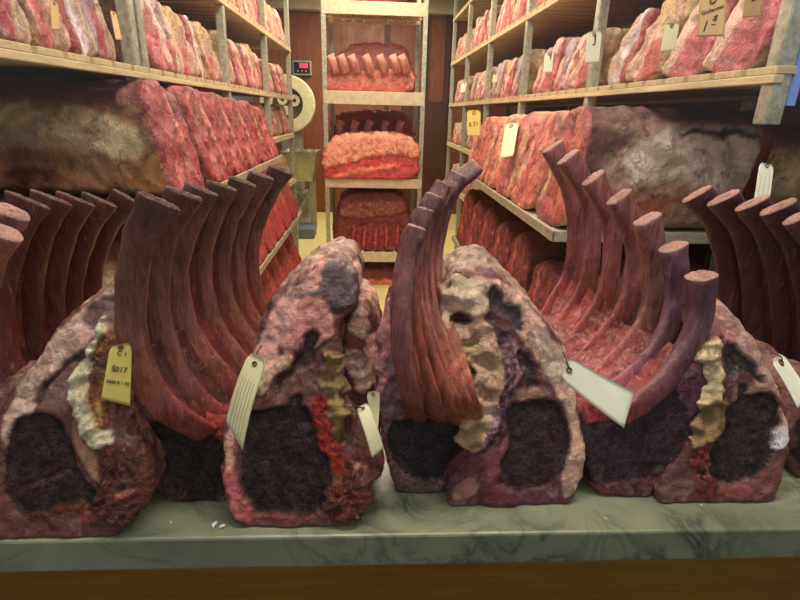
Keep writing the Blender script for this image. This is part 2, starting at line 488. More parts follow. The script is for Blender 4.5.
LIFT = 1.27
def loin(name, label, cat, poly, base, depth, layers, s=.30, h=.0022, rnd=.0045, sx=0.0, tap=0.0, group=None, side=(168, 122, 108),
         lump=.0035, fine=.0016, floor=CT, seed=0, default='fat_cap', Y0=None, chk=1, basecol=None, mats=None, post=None):
    """a standing piece of loin: the outline of its cut end (measured on a plane that leans back by s) drawn out to its depth.
       layers: (polygon, colour, softness, label or None, relief, noise amplitude)"""
    b = onz(base[0], base[1], floor)
    if Y0 is None: Y0 = b[1]-.004
    def LP(p):
        d = ray(*p)                                # meet the leaning plane y = Y0 + s (z-floor)
        t = (Y0 - s*floor + s*CAM[2] - CAM[1])/(d[1]-s*d[2])
        q = CAM+d*t
        return (q[0], q[2])
    pol = [LP(p) for p in poly]
    pol = smooth_poly([(x_, z_ if z_ > floor+.013 else floor-.018) for x_, z_ in pol], chk)
    mn, mx = pol.min(0), pol.max(0)
    org = np.array([mn[0]-.02-abs(sx)*depth, -.02, floor-.012])
    ext = np.array([mx[0]+.02+abs(sx)*depth, depth+.02, mx[1]+.02])
    n = np.ceil((ext-org)/h).astype(int)+1
    gx = org[0]+h*np.arange(n[0]); gd = org[1]+h*np.arange(n[1]); gz = org[2]+h*np.arange(n[2])
    # 2-D raster of the outline's distance
    X2, Z2 = np.meshgrid(gx, gz, indexing='ij')
    S2 = poly_sd(X2.ravel(), Z2.ravel(), pol).reshape(X2.shape)
    V = np.empty(n, np.float32)
    for j, d in enumerate(gd):
        xs = (gx - sx*max(d, 0) - org[0])/h
        i0 = np.clip(np.floor(xs).astype(int), 0, n[0]-2); fr = np.clip(xs-i0, 0, 1)[:, None]
        a = S2[i0]*(1-fr)+S2[i0+1]*fr + tap*max(d, 0)
        wx = a+rnd; wy = abs(d-depth/2)-depth/2+rnd
        v = np.minimum(np.maximum(wx, wy), 0)+np.sqrt(np.maximum(wx, 0)**2+max(wy, 0)**2)-rnd
        V[:, j, :] = np.maximum(v, (floor+.0008-gz)[None, :])
    P, Fq = surface_nets(V, org, h)
    Q = P.copy()                                   # (x', d, z) before leaning
    Q[:, 0] -= sx*np.maximum(P[:, 1], 0)
    P[:, 1] = Y0 + s*(P[:, 2]-floor) + P[:, 1]
    N = mesh_normals(P, Fq)
    w1 = vnoise(Q, 60, seed+1, 4)*.0055; w2 = vnoise(Q, 60, seed+2, 4)*.0055
    front = 1-sstep(.012, .05, Q[:, 1])
    col = np.tile(np.array(side)/255., (len(P), 1))
    v = vnoise(Q, 30, seed+5, 3)[:, None]
    col = col*(1+.3*v)
    pl_ = sstep(.15, .5, vnoise(Q, 70, seed+6, 3))[:, None]; pk_ = .22*(1-.7*(1-sstep(.012, .05, Q[:, 1])))[:, None]; col = col*(1-pk_*pl_)+pk_*pl_*np.array([.8, .68, .6])
    if basecol is not None:
        col = col*(1-front[:, None]) + np.array(basecol)/255.*front[:, None]
    lab = np.zeros(len(P), int); names = [default]; rel = np.zeros(len(P)); lumpm = np.full(len(P), lump*1.4); ragged = np.zeros(len(P))
    for (pl, c, soft, lb, relief, na) in layers:
        pp = smooth_poly([LP(p) for p in pl], 1)
        k = na if na is not None else 1.0
        grow = .0032 if lb == 'eye_muscle' and floor == CT else 0
        sd = poly_sd(Q[:, 0]+w1*k, Q[:, 2]+w2*k, pp)
        kk = min(.92+.62*max(c)/255, 240/max(c)); c = tuple(v_*kk for v_ in c)
        a = (1-sstep(-soft*.0006, soft*.0006, sd-grow))*front
        col = col*(1-a[:, None]) + (np.array(c)/255.)*a[:, None]
        rel = rel*(1-a)+relief*a
        if lb:
            nm = lb.split('*')[0]
            if nm not in names: names.append(nm)
            lab[a > .5] = names.index(nm); ragged = np.where(a > .5, 1.0 if nm == 'chine_bone' else 0.0, ragged)
            lumpm = np.where(a > .5, lump*(2.8 if nm == 'kidney_fat' else (.35 if nm in ('eye_muscle', 'tenderloin') else 1.0)), lumpm)
    nz = vnoise(Q, 38, seed+3, 3); nf = vnoise(Q, 150, seed+4, 2)
    rid = 1-2*np.abs(vnoise(Q, 24, seed+8, 2))     # folds
    rid2 = 1-2*np.abs(vnoise(Q, 62, seed+12, 2))
    fw_ = np.stack([vnoise(Q, 30, seed+21+k_, 2) for k_ in range(3)], 1)*.02; fold = 1-2*np.abs(vnoise(Q+fw_, 55, seed+31, 2))
    flat = front*sstep(.3, .8, -N[:, 1]); lumpm = lumpm*(1-.72*flat*(lumpm < lump*1.9))
    P = P + N*(rel*1.3 + lumpm*nz + lumpm*.6*(rid-.6) + lumpm*.55*np.minimum(rid2-.55, .25) + fine*nf + np.where(ragged > .5, .0045*np.minimum(1-2*np.abs(vnoise(Q+fw_, 105, seed+41, 2))-.4, .4), 0)+np.where(lumpm > lump*1.9, .0065*np.minimum(fold-.3, .45), 0))[:, None]
    if post is not None: P = post(P, Q)
    P[:, 2] = np.maximum(P[:, 2], floor+.0006)
    col = srgb(np.clip(col, 0, 1)*255)
    o = np.array([float(b[0]), float(Y0+depth/2), floor])
    root = thing(name, label, cat, tuple(o), 0, group)
    split_parts(root, P, Fq, col, lab, names, o, mats)
    return root

def catmull(nodes, n):
    p = np.array([nodes[0]*2-nodes[1]]+list(nodes)+[nodes[-1]*2-nodes[-2]])
    out = []
    m = len(nodes)-1
    for i in range(n):
        t = i/(n-1)*m; k = min(int(t), m-1); f = t-k
        a, b, c, d = p[k], p[k+1], p[k+2], p[k+3]
        out.append(.5*((2*b)+(-a+c)*f+(2*a-5*b+4*c-d)*f*f+(-a+3*b-3*c+d)*f**3))
    return np.array(out)

def rib_mesh(name, nodes, wd, th, side, org, cols, seed=0, n=64, m=26, rough=.0016, sink=1.0, endflare=1.15, capth=None):
    """a curved flat bone. nodes: 3-D points from the sawn top down; wd/th half width and half thickness; side: direction of the width"""
    C = catmull([np.array(q, float) for q in nodes], n)
    T = np.gradient(C, axis=0); T /= np.linalg.norm(T, axis=1, keepdims=True)
    side = np.array(side, float)
    A = side-T*(T@side)[:, None]; A /= np.linalg.norm(A, axis=1, keepdims=True)
    B = np.cross(T, A)
    tt = np.linspace(0, 1, n)
    wv = np.interp(tt, [0, .06, .2, .6, 1], [wd*endflare, wd*1.1, wd*.95, wd, wd*1.05])
    hv = np.interp(tt, [0, .06, .2, .6, 1], [th*(capth or endflare), th*(1.05 if capth is None else .5+.5*capth), th, th*(.3+.7*sink), th*sink])
    an = 2*np.pi*np.arange(m)/m
    ca = np.sign(np.cos(an))*np.abs(np.cos(an))**.75; sa = np.sign(np.sin(an))*np.abs(np.sin(an))**.75
    P = (C[:, None, :] + wv[:, None, None]*ca[None, :, None]*A[:, None, :] + hv[:, None, None]*sa[None, :, None]*B[:, None, :]).reshape(-1, 3)
    dirn = (wv[:, None, None]*ca[None, :, None]*A[:, None, :] + hv[:, None, None]*sa[None, :, None]*B[:, None, :]).reshape(-1, 3)
    dirn /= np.linalg.norm(dirn, axis=1, keepdims=True)
    nz = vnoise(P, 60, seed, 3)*rough + vnoise(P*np.array([1, 1, .25]), 190, seed+3, 2)*rough*.5
    P = P+dirn*nz[:, None]
    # sawn end: two inner rings and a centre
    faces = []
    for i in range(n-1):
        for k in range(m):
            faces.append((i*m+k, i*m+(k+1) % m, (i+1)*m+(k+1) % m, (i+1)*m+k))
    faces = [f[::-1] for f in faces]
    nb = len(P)
    cap = []
    for fr, dz in ((.93, .0012), (.5, .0016), (.12, .0014)):
        cap.append(C[0]+(P[:m]-C[0])*fr - T[0]*dz + T[0]*.0012*vnoise(P[:m]*3+fr, 200, seed+9, 1)[:, None])
    P = np.concatenate([P]+cap)
    nside = len(faces)
    prev = 0
    for j in range(3):
        st = nb+j*m
        for k in range(m):
            faces.append((prev+k, prev+(k+1) % m, st+(k+1) % m, st+k))
        prev = st
    for k in range(1, m-1, 2):
        faces.append((prev, prev+k, prev+k+1, prev+min(k+2, m-1)))
    # bottom end
    b0 = (n-1)*m
    for k in range(1, m-1, 2):
        faces.append((b0, b0+min(k+2, m-1), b0+k+1, b0+k))
    # colours along the bone: blend of the given stops, redder in the grooves
    stops = np.array([c for _, c in cols], float)/255.; ps = [p for p, _ in cols]
    tv = np.concatenate([np.repeat(tt, m), np.zeros(3*m)])
    jit = tv+vnoise(P, 30, seed+5, 3)*.10
    col = np.stack([np.interp(jit, ps, stops[:, k]) for k in range(3)], 1)
    pale = sstep(.15, .6, vnoise(P*np.array([1, 1, .35]), 70, seed+6, 3))[:, None]
    col = col*(1-.12*pale)+.12*pale*np.array([.72, .50, .46])
    me = raw_mesh(name, P-org, np.array(faces), srgb(np.clip(col, 0, 1)*255))
    return me, nside, nside+3*m+m//2, C, wv

def sheet_mesh(name, C1, C2, t0, t1, org, c1, c2, seed=0, n=60, m=14, sag=.004, bulge_dir=(0, 1, 0), rough=.0015, ridge=0.0, thick=.007):
    """meat between two ribs, from rib curve C1 to rib curve C2"""
    idx = np.linspace(t0, t1, n)*(len(C1)-1)
    def samp(C):
        i = np.clip(idx.astype(int), 0, len(C)-2); f = (idx-i)[:, None]
        return C[i]*(1-f)+C[i+1]*f
    a, b = samp(C1), samp(C2)
    bd = np.array(bulge_dir, float)
    u = np.linspace(0, 1, m)
    P = a[:, None]*(1-u)[None, :, None] + b[:, None]*u[None, :, None]
    P = P + (np.sin(np.pi*u)*sag)[None, :, None]*bd
    if ridge: P = P + (ridge*np.sin(u*np.pi*5+seed)[None, :]*np.ones((n, 1)))[:, :, None]*bd
    flat = P.reshape(-1, 3)
    nz = vnoise(flat*np.array([1, 1, .35]), 90, seed, 3)*rough*2
    # ragged top edge
    rag = vnoise(flat[:m]*1.0, 140, seed+4, 2)
    flat = flat + nz[:, None]*bd
    k = np.repeat(np.linspace(1, 0, n)**6, m)
    flat[:, 2] += k*np.tile(rag, n)*.008
    back = flat+bd*thick
    f = []
    for i in range(n-1):
        for j in range(m-1):
            q = (i*m+j, i*m+j+1, (i+1)*m+j+1, (i+1)*m+j)
            f.append(q); f.append(tuple(n*m+v for v in q[::-1]))
    for j in range(m-1):
        f.append((j, n*m+j, n*m+j+1, j+1)); e = (n-1)*m; f.append((e+j, e+j+1, n*m+e+j+1, n*m+e+j))
    for i in range(n-1):
        f.append((i*m, (i+1)*m, n*m+(i+1)*m, n*m+i*m)); e = m-1; f.append((i*m+e, n*m+i*m+e, n*m+(i+1)*m+e, (i+1)*m+e))
    allP = np.concatenate([flat, back])
    tv = np.tile(np.repeat(np.linspace(0, 1, n), m), 2)
    mixv = np.clip(tv+.35*vnoise(allP, 45, seed+7, 3), 0, 1)[:, None]
    col = (np.array(c1)*(1-mixv)+np.array(c2)*mixv)/255.
    pale = sstep(.1, .55, vnoise(allP*np.array([1, 1, .3]), 80, seed+8, 3))[:, None]
    col = col*(1-.28*pale)+.28*pale*np.array([.75, .48, .42])
    return raw_mesh(name, allP-org, np.array(f), srgb(np.clip(col, 0, 1)*255))

def rib_rack(root, org, ribs, wd, th, side, cols, sheets, seed=0, inter=((120, 50, 46), (150, 66, 52)), back=(0, 1, 0), names='rib', ridge=0.0, sink=1.0, cap='cutbone', sag=.004, flare=1.15, capth=None):
    """ribs: lists of (px, py, Y); sheets: (t0, t1) between neighbours or None"""
    curves = []
    for k, r in enumerate(ribs):
        nodes = [np.maximum(W(*q), (-9, -9, CT+.02)) for q in r]
        w_ = wd[k] if hasattr(wd, '__len__') else wd
        t_ = th[k] if hasattr(th, '__len__') else th
        me, i0, i1, C, _ = rib_mesh(names, nodes, w_, t_, side, org, cols(k) if callable(cols) else cols, seed+k*11, sink=sink, endflare=flare, capth=capth)
        o = link(names, me, [M['rib'], M[cap]], root)
        mi = np.zeros(len(me.polygons), np.int32); mi[i0:i1] = 1
        me.polygons.foreach_set('material_index', mi)
        curves.append(C)
    for k, sh in enumerate(sheets):
        if not sh: continue
        me = sheet_mesh('intercostal_meat', curves[k], curves[k+1], sh[0], sh[1], org, inter[0], inter[1], seed+k*7+3, bulge_dir=back, ridge=ridge, sag=sag)
        link('intercostal_meat', me, M['inter'], root)
    return curves

# ---------------------------------------------------------------- front row on the marble
DK = (54, 37, 36); DK2 = (70, 44, 46)
loin('beef_loin', 'leftmost loin on the marble, with a white lumpy fat ridge beside a tan strip', 'meat',
     [(-8, 470), (-10, 430), (10, 395), (45, 345), (72, 312), (112, 284), (126, 290), (128, 320), (120, 350), (116, 400), (120, 428), (140, 450), (150, 492), (128, 524), (85, 534), (30, 543), (-4, 530)],
     (40, 537), .13, [
     ([(0, 440), (8, 400), (45, 345), (72, 312), (116, 284), (122, 302), (94, 330), (82, 350), (52, 378), (28, 418), (14, 480)], (186, 154, 136), 3, 'fat_cap', .0, 1),
     ([(95, 296), (124, 296), (122, 325), (100, 334), (84, 326), (80, 318)], (120, 84, 86), 3, None, -.002, 1),
     ([(66, 362), (84, 348), (86, 360), (62, 382), (38, 406), (32, 402), (46, 382)], (66, 36, 42), 3, None, -.003, 1.4),
     ([(60, 372), (78, 358), (76, 385), (74, 408), (50, 408), (34, 410)], (120, 84, 76), 4, None, 0, 1),
     ([(20, 418), (48, 414), (62, 428), (70, 450), (80, 478), (97, 494), (92, 508), (60, 512), (30, 518), (8, 505), (4, 462), (10, 438)], DK, 2.5, 'eye_muscle', -.003, 1),
     ([(22, 486), (50, 481), (70, 470), (72, 474), (52, 485), (24, 490)], (92, 66, 56), 2, None, -.004, 1.5),
     ([(20, 515), (60, 508), (95, 500), (90, 516), (60, 528), (24, 526)], (104, 52, 42), 5, None, 0, 1.3),
     ([(72, 520), (92, 510), (98, 516), (80, 530)], (170, 62, 56), 5, None, 0, 1.5),
     ([(100, 318), (112, 310), (104, 335), (94, 352), (88, 375), (91, 400), (98, 425), (114, 436), (114, 448), (98, 454), (82, 434), (73, 408), (71, 385), (78, 365), (88, 345)], (190, 182, 148), 2, 'kidney_fat', .005, 1.6),
     ([(103, 332), (122, 318), (119, 350), (117, 372), (110, 400), (108, 432), (99, 428), (91, 400), (89, 375), (95, 352)], (140, 88, 44), 2, 'chine_bone', .002, .8),
     ([(96, 404), (104, 402), (104, 424), (98, 422)], (176, 140, 78), 3, None, .002, .8),
     ([(76, 410), (82, 438), (98, 460), (104, 478), (96, 480), (78, 452), (70, 425)], (150, 108, 84), 3, None, .002, 1),
     ([(102, 452), (128, 436), (148, 470), (146, 505), (125, 524), (98, 520), (92, 500), (104, 484)], (104, 50, 40), 3, 'chine_bone', .003, 1.8),
     ([(118, 484), (136, 486), (134, 492), (120, 492)], (180, 110, 88), 3, None, .003, 1.8)],
     s=.34, side=(158, 112, 98), seed=3, basecol=(116, 62, 54))

loin('beef_loin', 'loin left of centre with broad dark eye and tall grey-pink peak', 'meat',
     [(222, 440), (232, 408), (244, 372), (256, 335), (275, 298), (300, 276), (325, 262), (345, 266), (356, 284), (354, 306), (342, 322), (338, 350), (338, 380), (344, 412), (350, 440), (374, 448), (377, 468), (366, 500), (352, 518), (300, 526), (250, 528), (228, 505), (220, 468)],
     (290, 526), .13, [
     ([(222, 440), (256, 335), (300, 276), (325, 262), (330, 275), (312, 300), (290, 330), (270, 370), (252, 400), (240, 415), (232, 470), (224, 470)], (176, 128, 116), 4, 'fat_cap', 0, 1.2),
     ([(326, 266), (346, 266), (357, 284), (352, 306), (338, 314), (322, 300), (306, 306), (304, 296), (322, 286)], (98, 84, 86), 3, None, .002, 2),
     ([(300, 300), (330, 300), (334, 330), (322, 350), (302, 345), (280, 365), (288, 330)], (162, 108, 98), 4, None, .002, 2),
     ([(272, 392), (300, 362), (302, 340), (314, 330), (320, 345), (308, 366), (292, 380), (276, 400)], (60, 36, 36), 3, None, -.005, 1.5),
     ([(250, 385), (270, 362), (292, 352), (298, 360), (276, 378), (258, 400)], (172, 138, 112), 3, None, .002, 1),
     ([(260, 405), (290, 378), (312, 362), (330, 356), (336, 380), (320, 408), (300, 410), (270, 414)], (104, 60, 54), 4, None, 0, 1.3),
     ([(290, 398), (300, 392), (304, 402), (296, 412), (288, 410)], (36, 20, 20), 2, None, -.004, 1),
     ([(254, 412), (300, 408), (312, 420), (318, 450), (330, 478), (330, 500), (316, 515), (280, 518), (250, 508), (236, 494), (246, 476), (242, 452), (246, 430)], (46, 33, 32), 2.5, 'eye_muscle', -.004, 1),
     ([(222, 470), (234, 464), (240, 490), (256, 510), (256, 526), (236, 520), (224, 498)], (160, 84, 84), 4, None, .002, 1.4),
     ([(252, 512), (300, 517), (330, 508), (345, 518), (300, 526), (254, 528)], (112, 60, 48), 3, None, .001, 1.3),
     ([(314, 400), (322, 398), (330, 430), (346, 450), (350, 470), (336, 474), (322, 452), (312, 425)], (136, 44, 30), 3, 'tenderloin', .0, 1.5),
     ([(322, 352), (336, 352), (338, 380), (340, 412), (346, 440), (336, 446), (328, 420), (322, 392)], (138, 112, 66), 3, 'kidney_fat', .002, 2),
     ([(344, 446), (372, 448), (377, 468), (366, 500), (352, 520), (322, 516), (334, 488), (330, 478), (340, 470)], (122, 56, 44), 3, 'chine_bone', .005, 2.4),
     ([(350, 452), (368, 456), (374, 474), (364, 486), (352, 470)], (206, 140, 110), 4, None, .006, 2.4)],
     s=.36, side=(186, 144, 128), seed=11, basecol=(108, 58, 52), sx=.03, lump=.005)

loin('beef_loin', 'loin right of centre with lumpy pale fat on its left and marbled dark eye', 'meat',
     [(444, 300), (452, 284), (470, 274), (488, 272), (505, 280), (528, 304), (552, 332), (568, 360), (574, 395), (584, 430), (585, 470), (578, 492), (560, 500), (538, 506), (490, 505), (452, 500), (447, 484), (456, 466), (470, 448), (462, 400), (448, 370), (443, 330)],
     (520, 504), .13, [
     ([(470, 274), (505, 280), (552, 332), (568, 360), (574, 395), (584, 430), (585, 470), (576, 494), (562, 500), (560, 478), (572, 440), (566, 410), (556, 392), (540, 368), (520, 335), (505, 310), (488, 290)], (182, 146, 124), 4, 'fat_cap', .001, 1),
     ([(532, 330), (552, 335), (564, 362), (562, 385), (548, 375), (534, 350)], (196, 168, 142), 3, None, .002, .8),
     ([(482, 288), (494, 286), (514, 308), (526, 320), (524, 334), (508, 322), (490, 304)], (62, 48, 54), 3, None, -.003, 1.8),
     ([(440, 300), (456, 280), (476, 276), (488, 296), (486, 318), (472, 332), (442, 322)], (204, 178, 150), 3, 'kidney_fat', .005, 1.6),
     ([(438, 316), (470, 322), (488, 314), (498, 338), (504, 370), (500, 402), (488, 440), (466, 456), (452, 400), (438, 370)], (168, 134, 110), 3, 'kidney_fat*', .004, 1.6),
     ([(450, 318), (462, 312), (474, 322), (466, 326), (456, 324)], (92, 66, 48), 2, None, -.008, 1),
     ([(458, 346), (478, 340), (486, 356), (472, 362), (458, 360)], (206, 178, 130), 3, None, .005, 1.2),
     ([(456, 368), (470, 366), (474, 384), (460, 388)], (88, 58, 40), 3, None, -.006, 1.3),
     ([(466, 432), (474, 420), (484, 428), (480, 444), (470, 448)], (128, 110, 66), 3, None, .002, 1.2),
     ([(494, 330), (504, 326), (514, 342), (513, 372), (510, 410), (505, 440), (486, 450), (474, 454), (494, 424), (502, 390), (502, 356)], (84, 62, 84), 4, 'chine_bone', .001, 1.2),
     ([(494, 416), (500, 400), (502, 420), (494, 436), (480, 450), (476, 446), (488, 432)], (176, 140, 150), 4, None, .002, .8),
     ([(500, 345), (512, 338), (522, 352), (522, 378), (512, 392), (504, 380)], (150, 108, 112), 4, None, .002, 1.5),
     ([(516, 346), (530, 362), (540, 382), (538, 392), (526, 384), (518, 366)], (52, 30, 38), 3, None, -.003, 1.6),
     ([(516, 388), (540, 388), (556, 396), (550, 404), (530, 402), (518, 404)], (130, 96, 78), 4, None, 0, 1.4),
     ([(518, 402), (540, 402), (558, 408), (568, 430), (564, 456), (556, 476), (538, 488), (512, 488), (498, 478), (506, 458), (512, 436), (510, 416)], (56, 40, 40), 2.5, 'eye_muscle', -.003, 1),
     ([(488, 450), (506, 430), (510, 440), (502, 466), (494, 484), (480, 480), (474, 462)], (112, 52, 60), 3, None, .001, 1.3),
     ([(450, 470), (474, 450), (490, 460), (486, 478), (500, 488), (520, 492), (520, 505), (486, 505), (478, 494), (462, 496), (448, 488)], (88, 30, 44), 3, None, .002, 1.5),
     ([(452, 488), (472, 474), (480, 482), (472, 500), (452, 502)], (134, 86, 76), 3, None, .002, 1)],
     s=.34, side=(182, 150, 128), seed=23, basecol=(100, 50, 54), sx=.06)

loin('beef_loin', 'rightmost loin on the marble, square-topped dark eye and a white patch on its right rim', 'meat',
     [(700, 318), (712, 302), (726, 306), (742, 322), (760, 352), (776, 384), (788, 416), (790, 448), (784, 482), (770, 500), (720, 502), (692, 496), (664, 498), (658, 488), (680, 462), (698, 430), (704, 380), (700, 345)],
     (740, 501), .14, [
     ([(706, 306), (726, 304), (746, 322), (776, 384), (790, 420), (790, 450), (780, 440), (776, 412), (760, 392), (748, 362), (734, 336), (716, 330)], (168, 132, 120), 4, 'fat_cap', .001, 1),
     ([(706, 316), (736, 326), (740, 340), (722, 352), (706, 350)], (178, 120, 116), 4, None, .002, 2),
     ([(722, 340), (740, 344), (762, 376), (764, 386), (742, 368), (728, 380), (720, 376)], (54, 44, 42), 3, None, -.003, 1.5),
     ([(714, 336), (722, 340), (724, 372), (722, 392), (714, 376)], (96, 44, 54), 3, None, .001, 1.5),
     ([(692, 350), (712, 336), (714, 366), (722, 392), (716, 424), (700, 442), (688, 446), (694, 410)], (186, 170, 128), 3, 'kidney_fat', .006, 2),
     ([(700, 410), (714, 400), (730, 400), (724, 424), (704, 446), (690, 446)], (122, 98, 56), 3, 'kidney_fat*', .002, 1.4),
     ([(738, 378), (760, 384), (780, 398), (776, 402), (742, 396), (732, 402), (732, 384)], (118, 90, 74), 4, None, 0, 1.5),
     ([(736, 384), (746, 382), (748, 396), (738, 398)], (50, 28, 26), 3, None, -.003, 1),
     ([(738, 400), (760, 398), (778, 398), (780, 420), (776, 440), (768, 462), (748, 478), (726, 480), (708, 474), (706, 456), (722, 432), (730, 412)], (52, 39, 37), 2.2, 'eye_muscle', -.003, .8),
     ([(777, 428), (788, 424), (788, 448), (776, 452), (770, 448)], (196, 188, 190), 3, None, .001, .8),
     ([(690, 450), (716, 436), (708, 458), (706, 474), (720, 482), (716, 500), (702, 494), (694, 482)], (124, 46, 40), 3, 'chine_bone', .002, 1.5),
     ([(718, 482), (748, 482), (772, 464), (786, 458), (782, 484), (770, 500), (722, 502)], (126, 64, 60), 3, None, .002, 1.6),
     ([(658, 488), (688, 478), (694, 496), (664, 500)], (112, 74, 66), 3, None, .001, 1)],
     s=.34, side=(176, 140, 124), seed=37, basecol=(102, 52, 49), sx=.06)

# --- standing rib racks: base block, ribs, meat between them
def front_rack(label, poly, base, depth, layers, ribs, wd, th, side, cols, sheets, inter, seed, back, s=.2, sx=0.0, tap=.05, group=None, name='rib_rack', floor=CT, sidec=(110, 60, 58), ridge=0.0, h=.0028, Y0=None, mats=None, **rk):
    r = loin(name, label, 'meat', poly, base, depth, layers, s=s, sx=sx, tap=tap, seed=seed, side=sidec, group=group, floor=floor, default='meat_block', h=h, Y0=Y0, mats=mats)
    org = np.array(r.location)
    rib_rack(r, org, ribs, wd, th, side, cols, sheets, seed, inter, back, ridge=ridge, **rk)
    return r

RB = [(0, (112, 78, 66)), (.12, (138, 90, 78)), (.5, (142, 84, 68)), (.8, (166, 82, 66)), (1, (160, 64, 54))]
front_rack('tall rib rack left of centre, brown ribs sweeping up beside the yellow tag',
     [(120, 430), (122, 400), (140, 384), (164, 396), (200, 414), (230, 424), (256, 388), (268, 392), (264, 440), (240, 480), (222, 498), (180, 502), (148, 482), (128, 455)],
     (180, 500), .24, [
     ([(118, 430), (124, 398), (150, 390), (182, 410), (226, 430), (240, 450), (222, 498), (180, 502), (148, 482), (126, 455)], (54, 38, 36), 2.5, 'eye_muscle', .0, 1.2),
     ([(124, 396), (150, 384), (176, 400), (160, 420), (130, 418)], (106, 68, 70), 3, None, .002, 2),
     ([(134, 440), (150, 446), (168, 478), (190, 500), (180, 504), (150, 486), (128, 458)], (86, 56, 50), 3, None, .001, 1.5),
     ([(180, 408), (232, 420), (262, 386), (272, 398), (258, 430), (232, 446), (205, 430)], (150, 64, 48), 3, None, .002, 1.3)],
     [[(160, 202, .06), (140, 240, .07), (131, 290, .075), (134, 345, .075), (150, 388, .07), (176, 416, .07), (206, 434, .09)],
      [(184, 194, .10), (164, 236, .115), (156, 285, .12), (162, 335, .12), (182, 382, .11), (216, 418, .11), (236, 432, .12)],
      [(202, 190, .15), (184, 232, .16), (176, 280, .165), (188, 330, .16), (216, 372, .15), (244, 402, .15), (258, 412, .15)],
      [(222, 186, .20), (206, 230, .21), (200, 275, .215), (210, 320, .21), (234, 358, .20), (258, 384, .19), (268, 392, .19)],
      [(243, 182, .25), (226, 224, .265), (219, 268, .27), (228, 310, .26), (248, 342, .25), (266, 364, .24), (276, 374, .24)],
      [(262, 176, .30), (244, 214, .32), (235, 258, .32), (241, 300, .31), (256, 328, .30), (272, 350, .29), (282, 360, .29)],
      [(281, 170, .35), (262, 206, .37), (250, 248, .37), (253, 290, .36), (266, 320, .35), (280, 340, .34), (290, 350, .34)]],
     [.0150, .0145, .0145, .0145, .0145, .0145, .0145], .0085, (.9, .2, 0), RB, [(.52, 1), (.5, 1), (.04, 1), (.03, 1), (.03, 1), (.02, 1)],
     ((72, 20, 19), (150, 54, 42)), 101, (.35, .9, 0), sx=.35, s=.25, sink=.6, cap='darkbone', flare=1.25, capth=.5)

def DCOL(k): return [(0, (112, 74, 74)), (.2, (140, 84, 86)), (.6, (138, 76, 82)), (1, (166, 88, 66))] if k == 0 else [(0, (116, 76, 76)), (.25, (140, 80, 80)), (.5, (164, 86, 64)), (1, (196, 102, 66))]
front_rack('slim centre rib rack with a tall purple rib and an orange fanned inside',
     [(378, 420), (374, 390), (378, 345), (388, 300), (397, 285), (404, 330), (406, 380), (430, 396), (466, 402), (474, 425), (470, 455), (448, 484), (425, 492), (400, 488), (386, 462)],
     (425, 491), .20, [
     ([(372, 400), (378, 345), (388, 300), (397, 285), (402, 320), (402, 360), (396, 400), (388, 425)], (168, 112, 112), 3, 'fat_cap', .003, 2),
     ([(386, 345), (402, 350), (410, 390), (400, 425), (388, 430), (378, 415)], (110, 86, 92), 3, None, .002, 2),
     ([(388, 428), (410, 420), (440, 410), (470, 420), (468, 448), (444, 470), (420, 480), (400, 466), (390, 445)], (44, 38, 40), 3, 'eye_muscle', -.002, 1.2),
     ([(390, 460), (420, 482), (450, 470), (448, 486), (425, 494), (400, 490)], (84, 60, 58), 3, None, .001, 1.2)],
     [[(417, 228, .10), (408, 255, .095), (401, 300, .08), (403, 355, .065), (411, 396, .065), (416, 418, .11)],
      [(425, 210, .13), (413, 245, .12), (408, 290, .10), (416, 350, .08), (432, 399, .07), (438, 420, .11)],
      [(434, 196, .16), (420, 230, .15), (413, 280, .13), (424, 340, .095), (447, 402, .07), (452, 422, .11)],
      [(444, 184, .19), (427, 218, .18), (419, 270, .16), (424, 320, .12), (438, 365, .09), (455, 402, .068), (461, 422, .11)],
      [(458, 175, .22), (437, 208, .21), (426, 255, .20), (429, 305, .15), (442, 350, .10), (462, 402, .065), (468, 420, .11)],
      [(477, 166, .25), (451, 190, .245), (437, 232, .235), (432, 278, .20), (437, 308, .16), (449, 345, .105), (466, 396, .066), (474, 418, .11)]],
     [.012, .011, .011, .011, .012, .013], [.007, .006, .006, .006, .006, .0065], (.75, -.5, .1), DCOL, [(.12, 1)]*5, ((146, 70, 48), (190, 98, 62)), 203, (.9, .35, 0), sx=.1, s=.25, ridge=.0022, flare=.9, sag=.002, sink=.5)

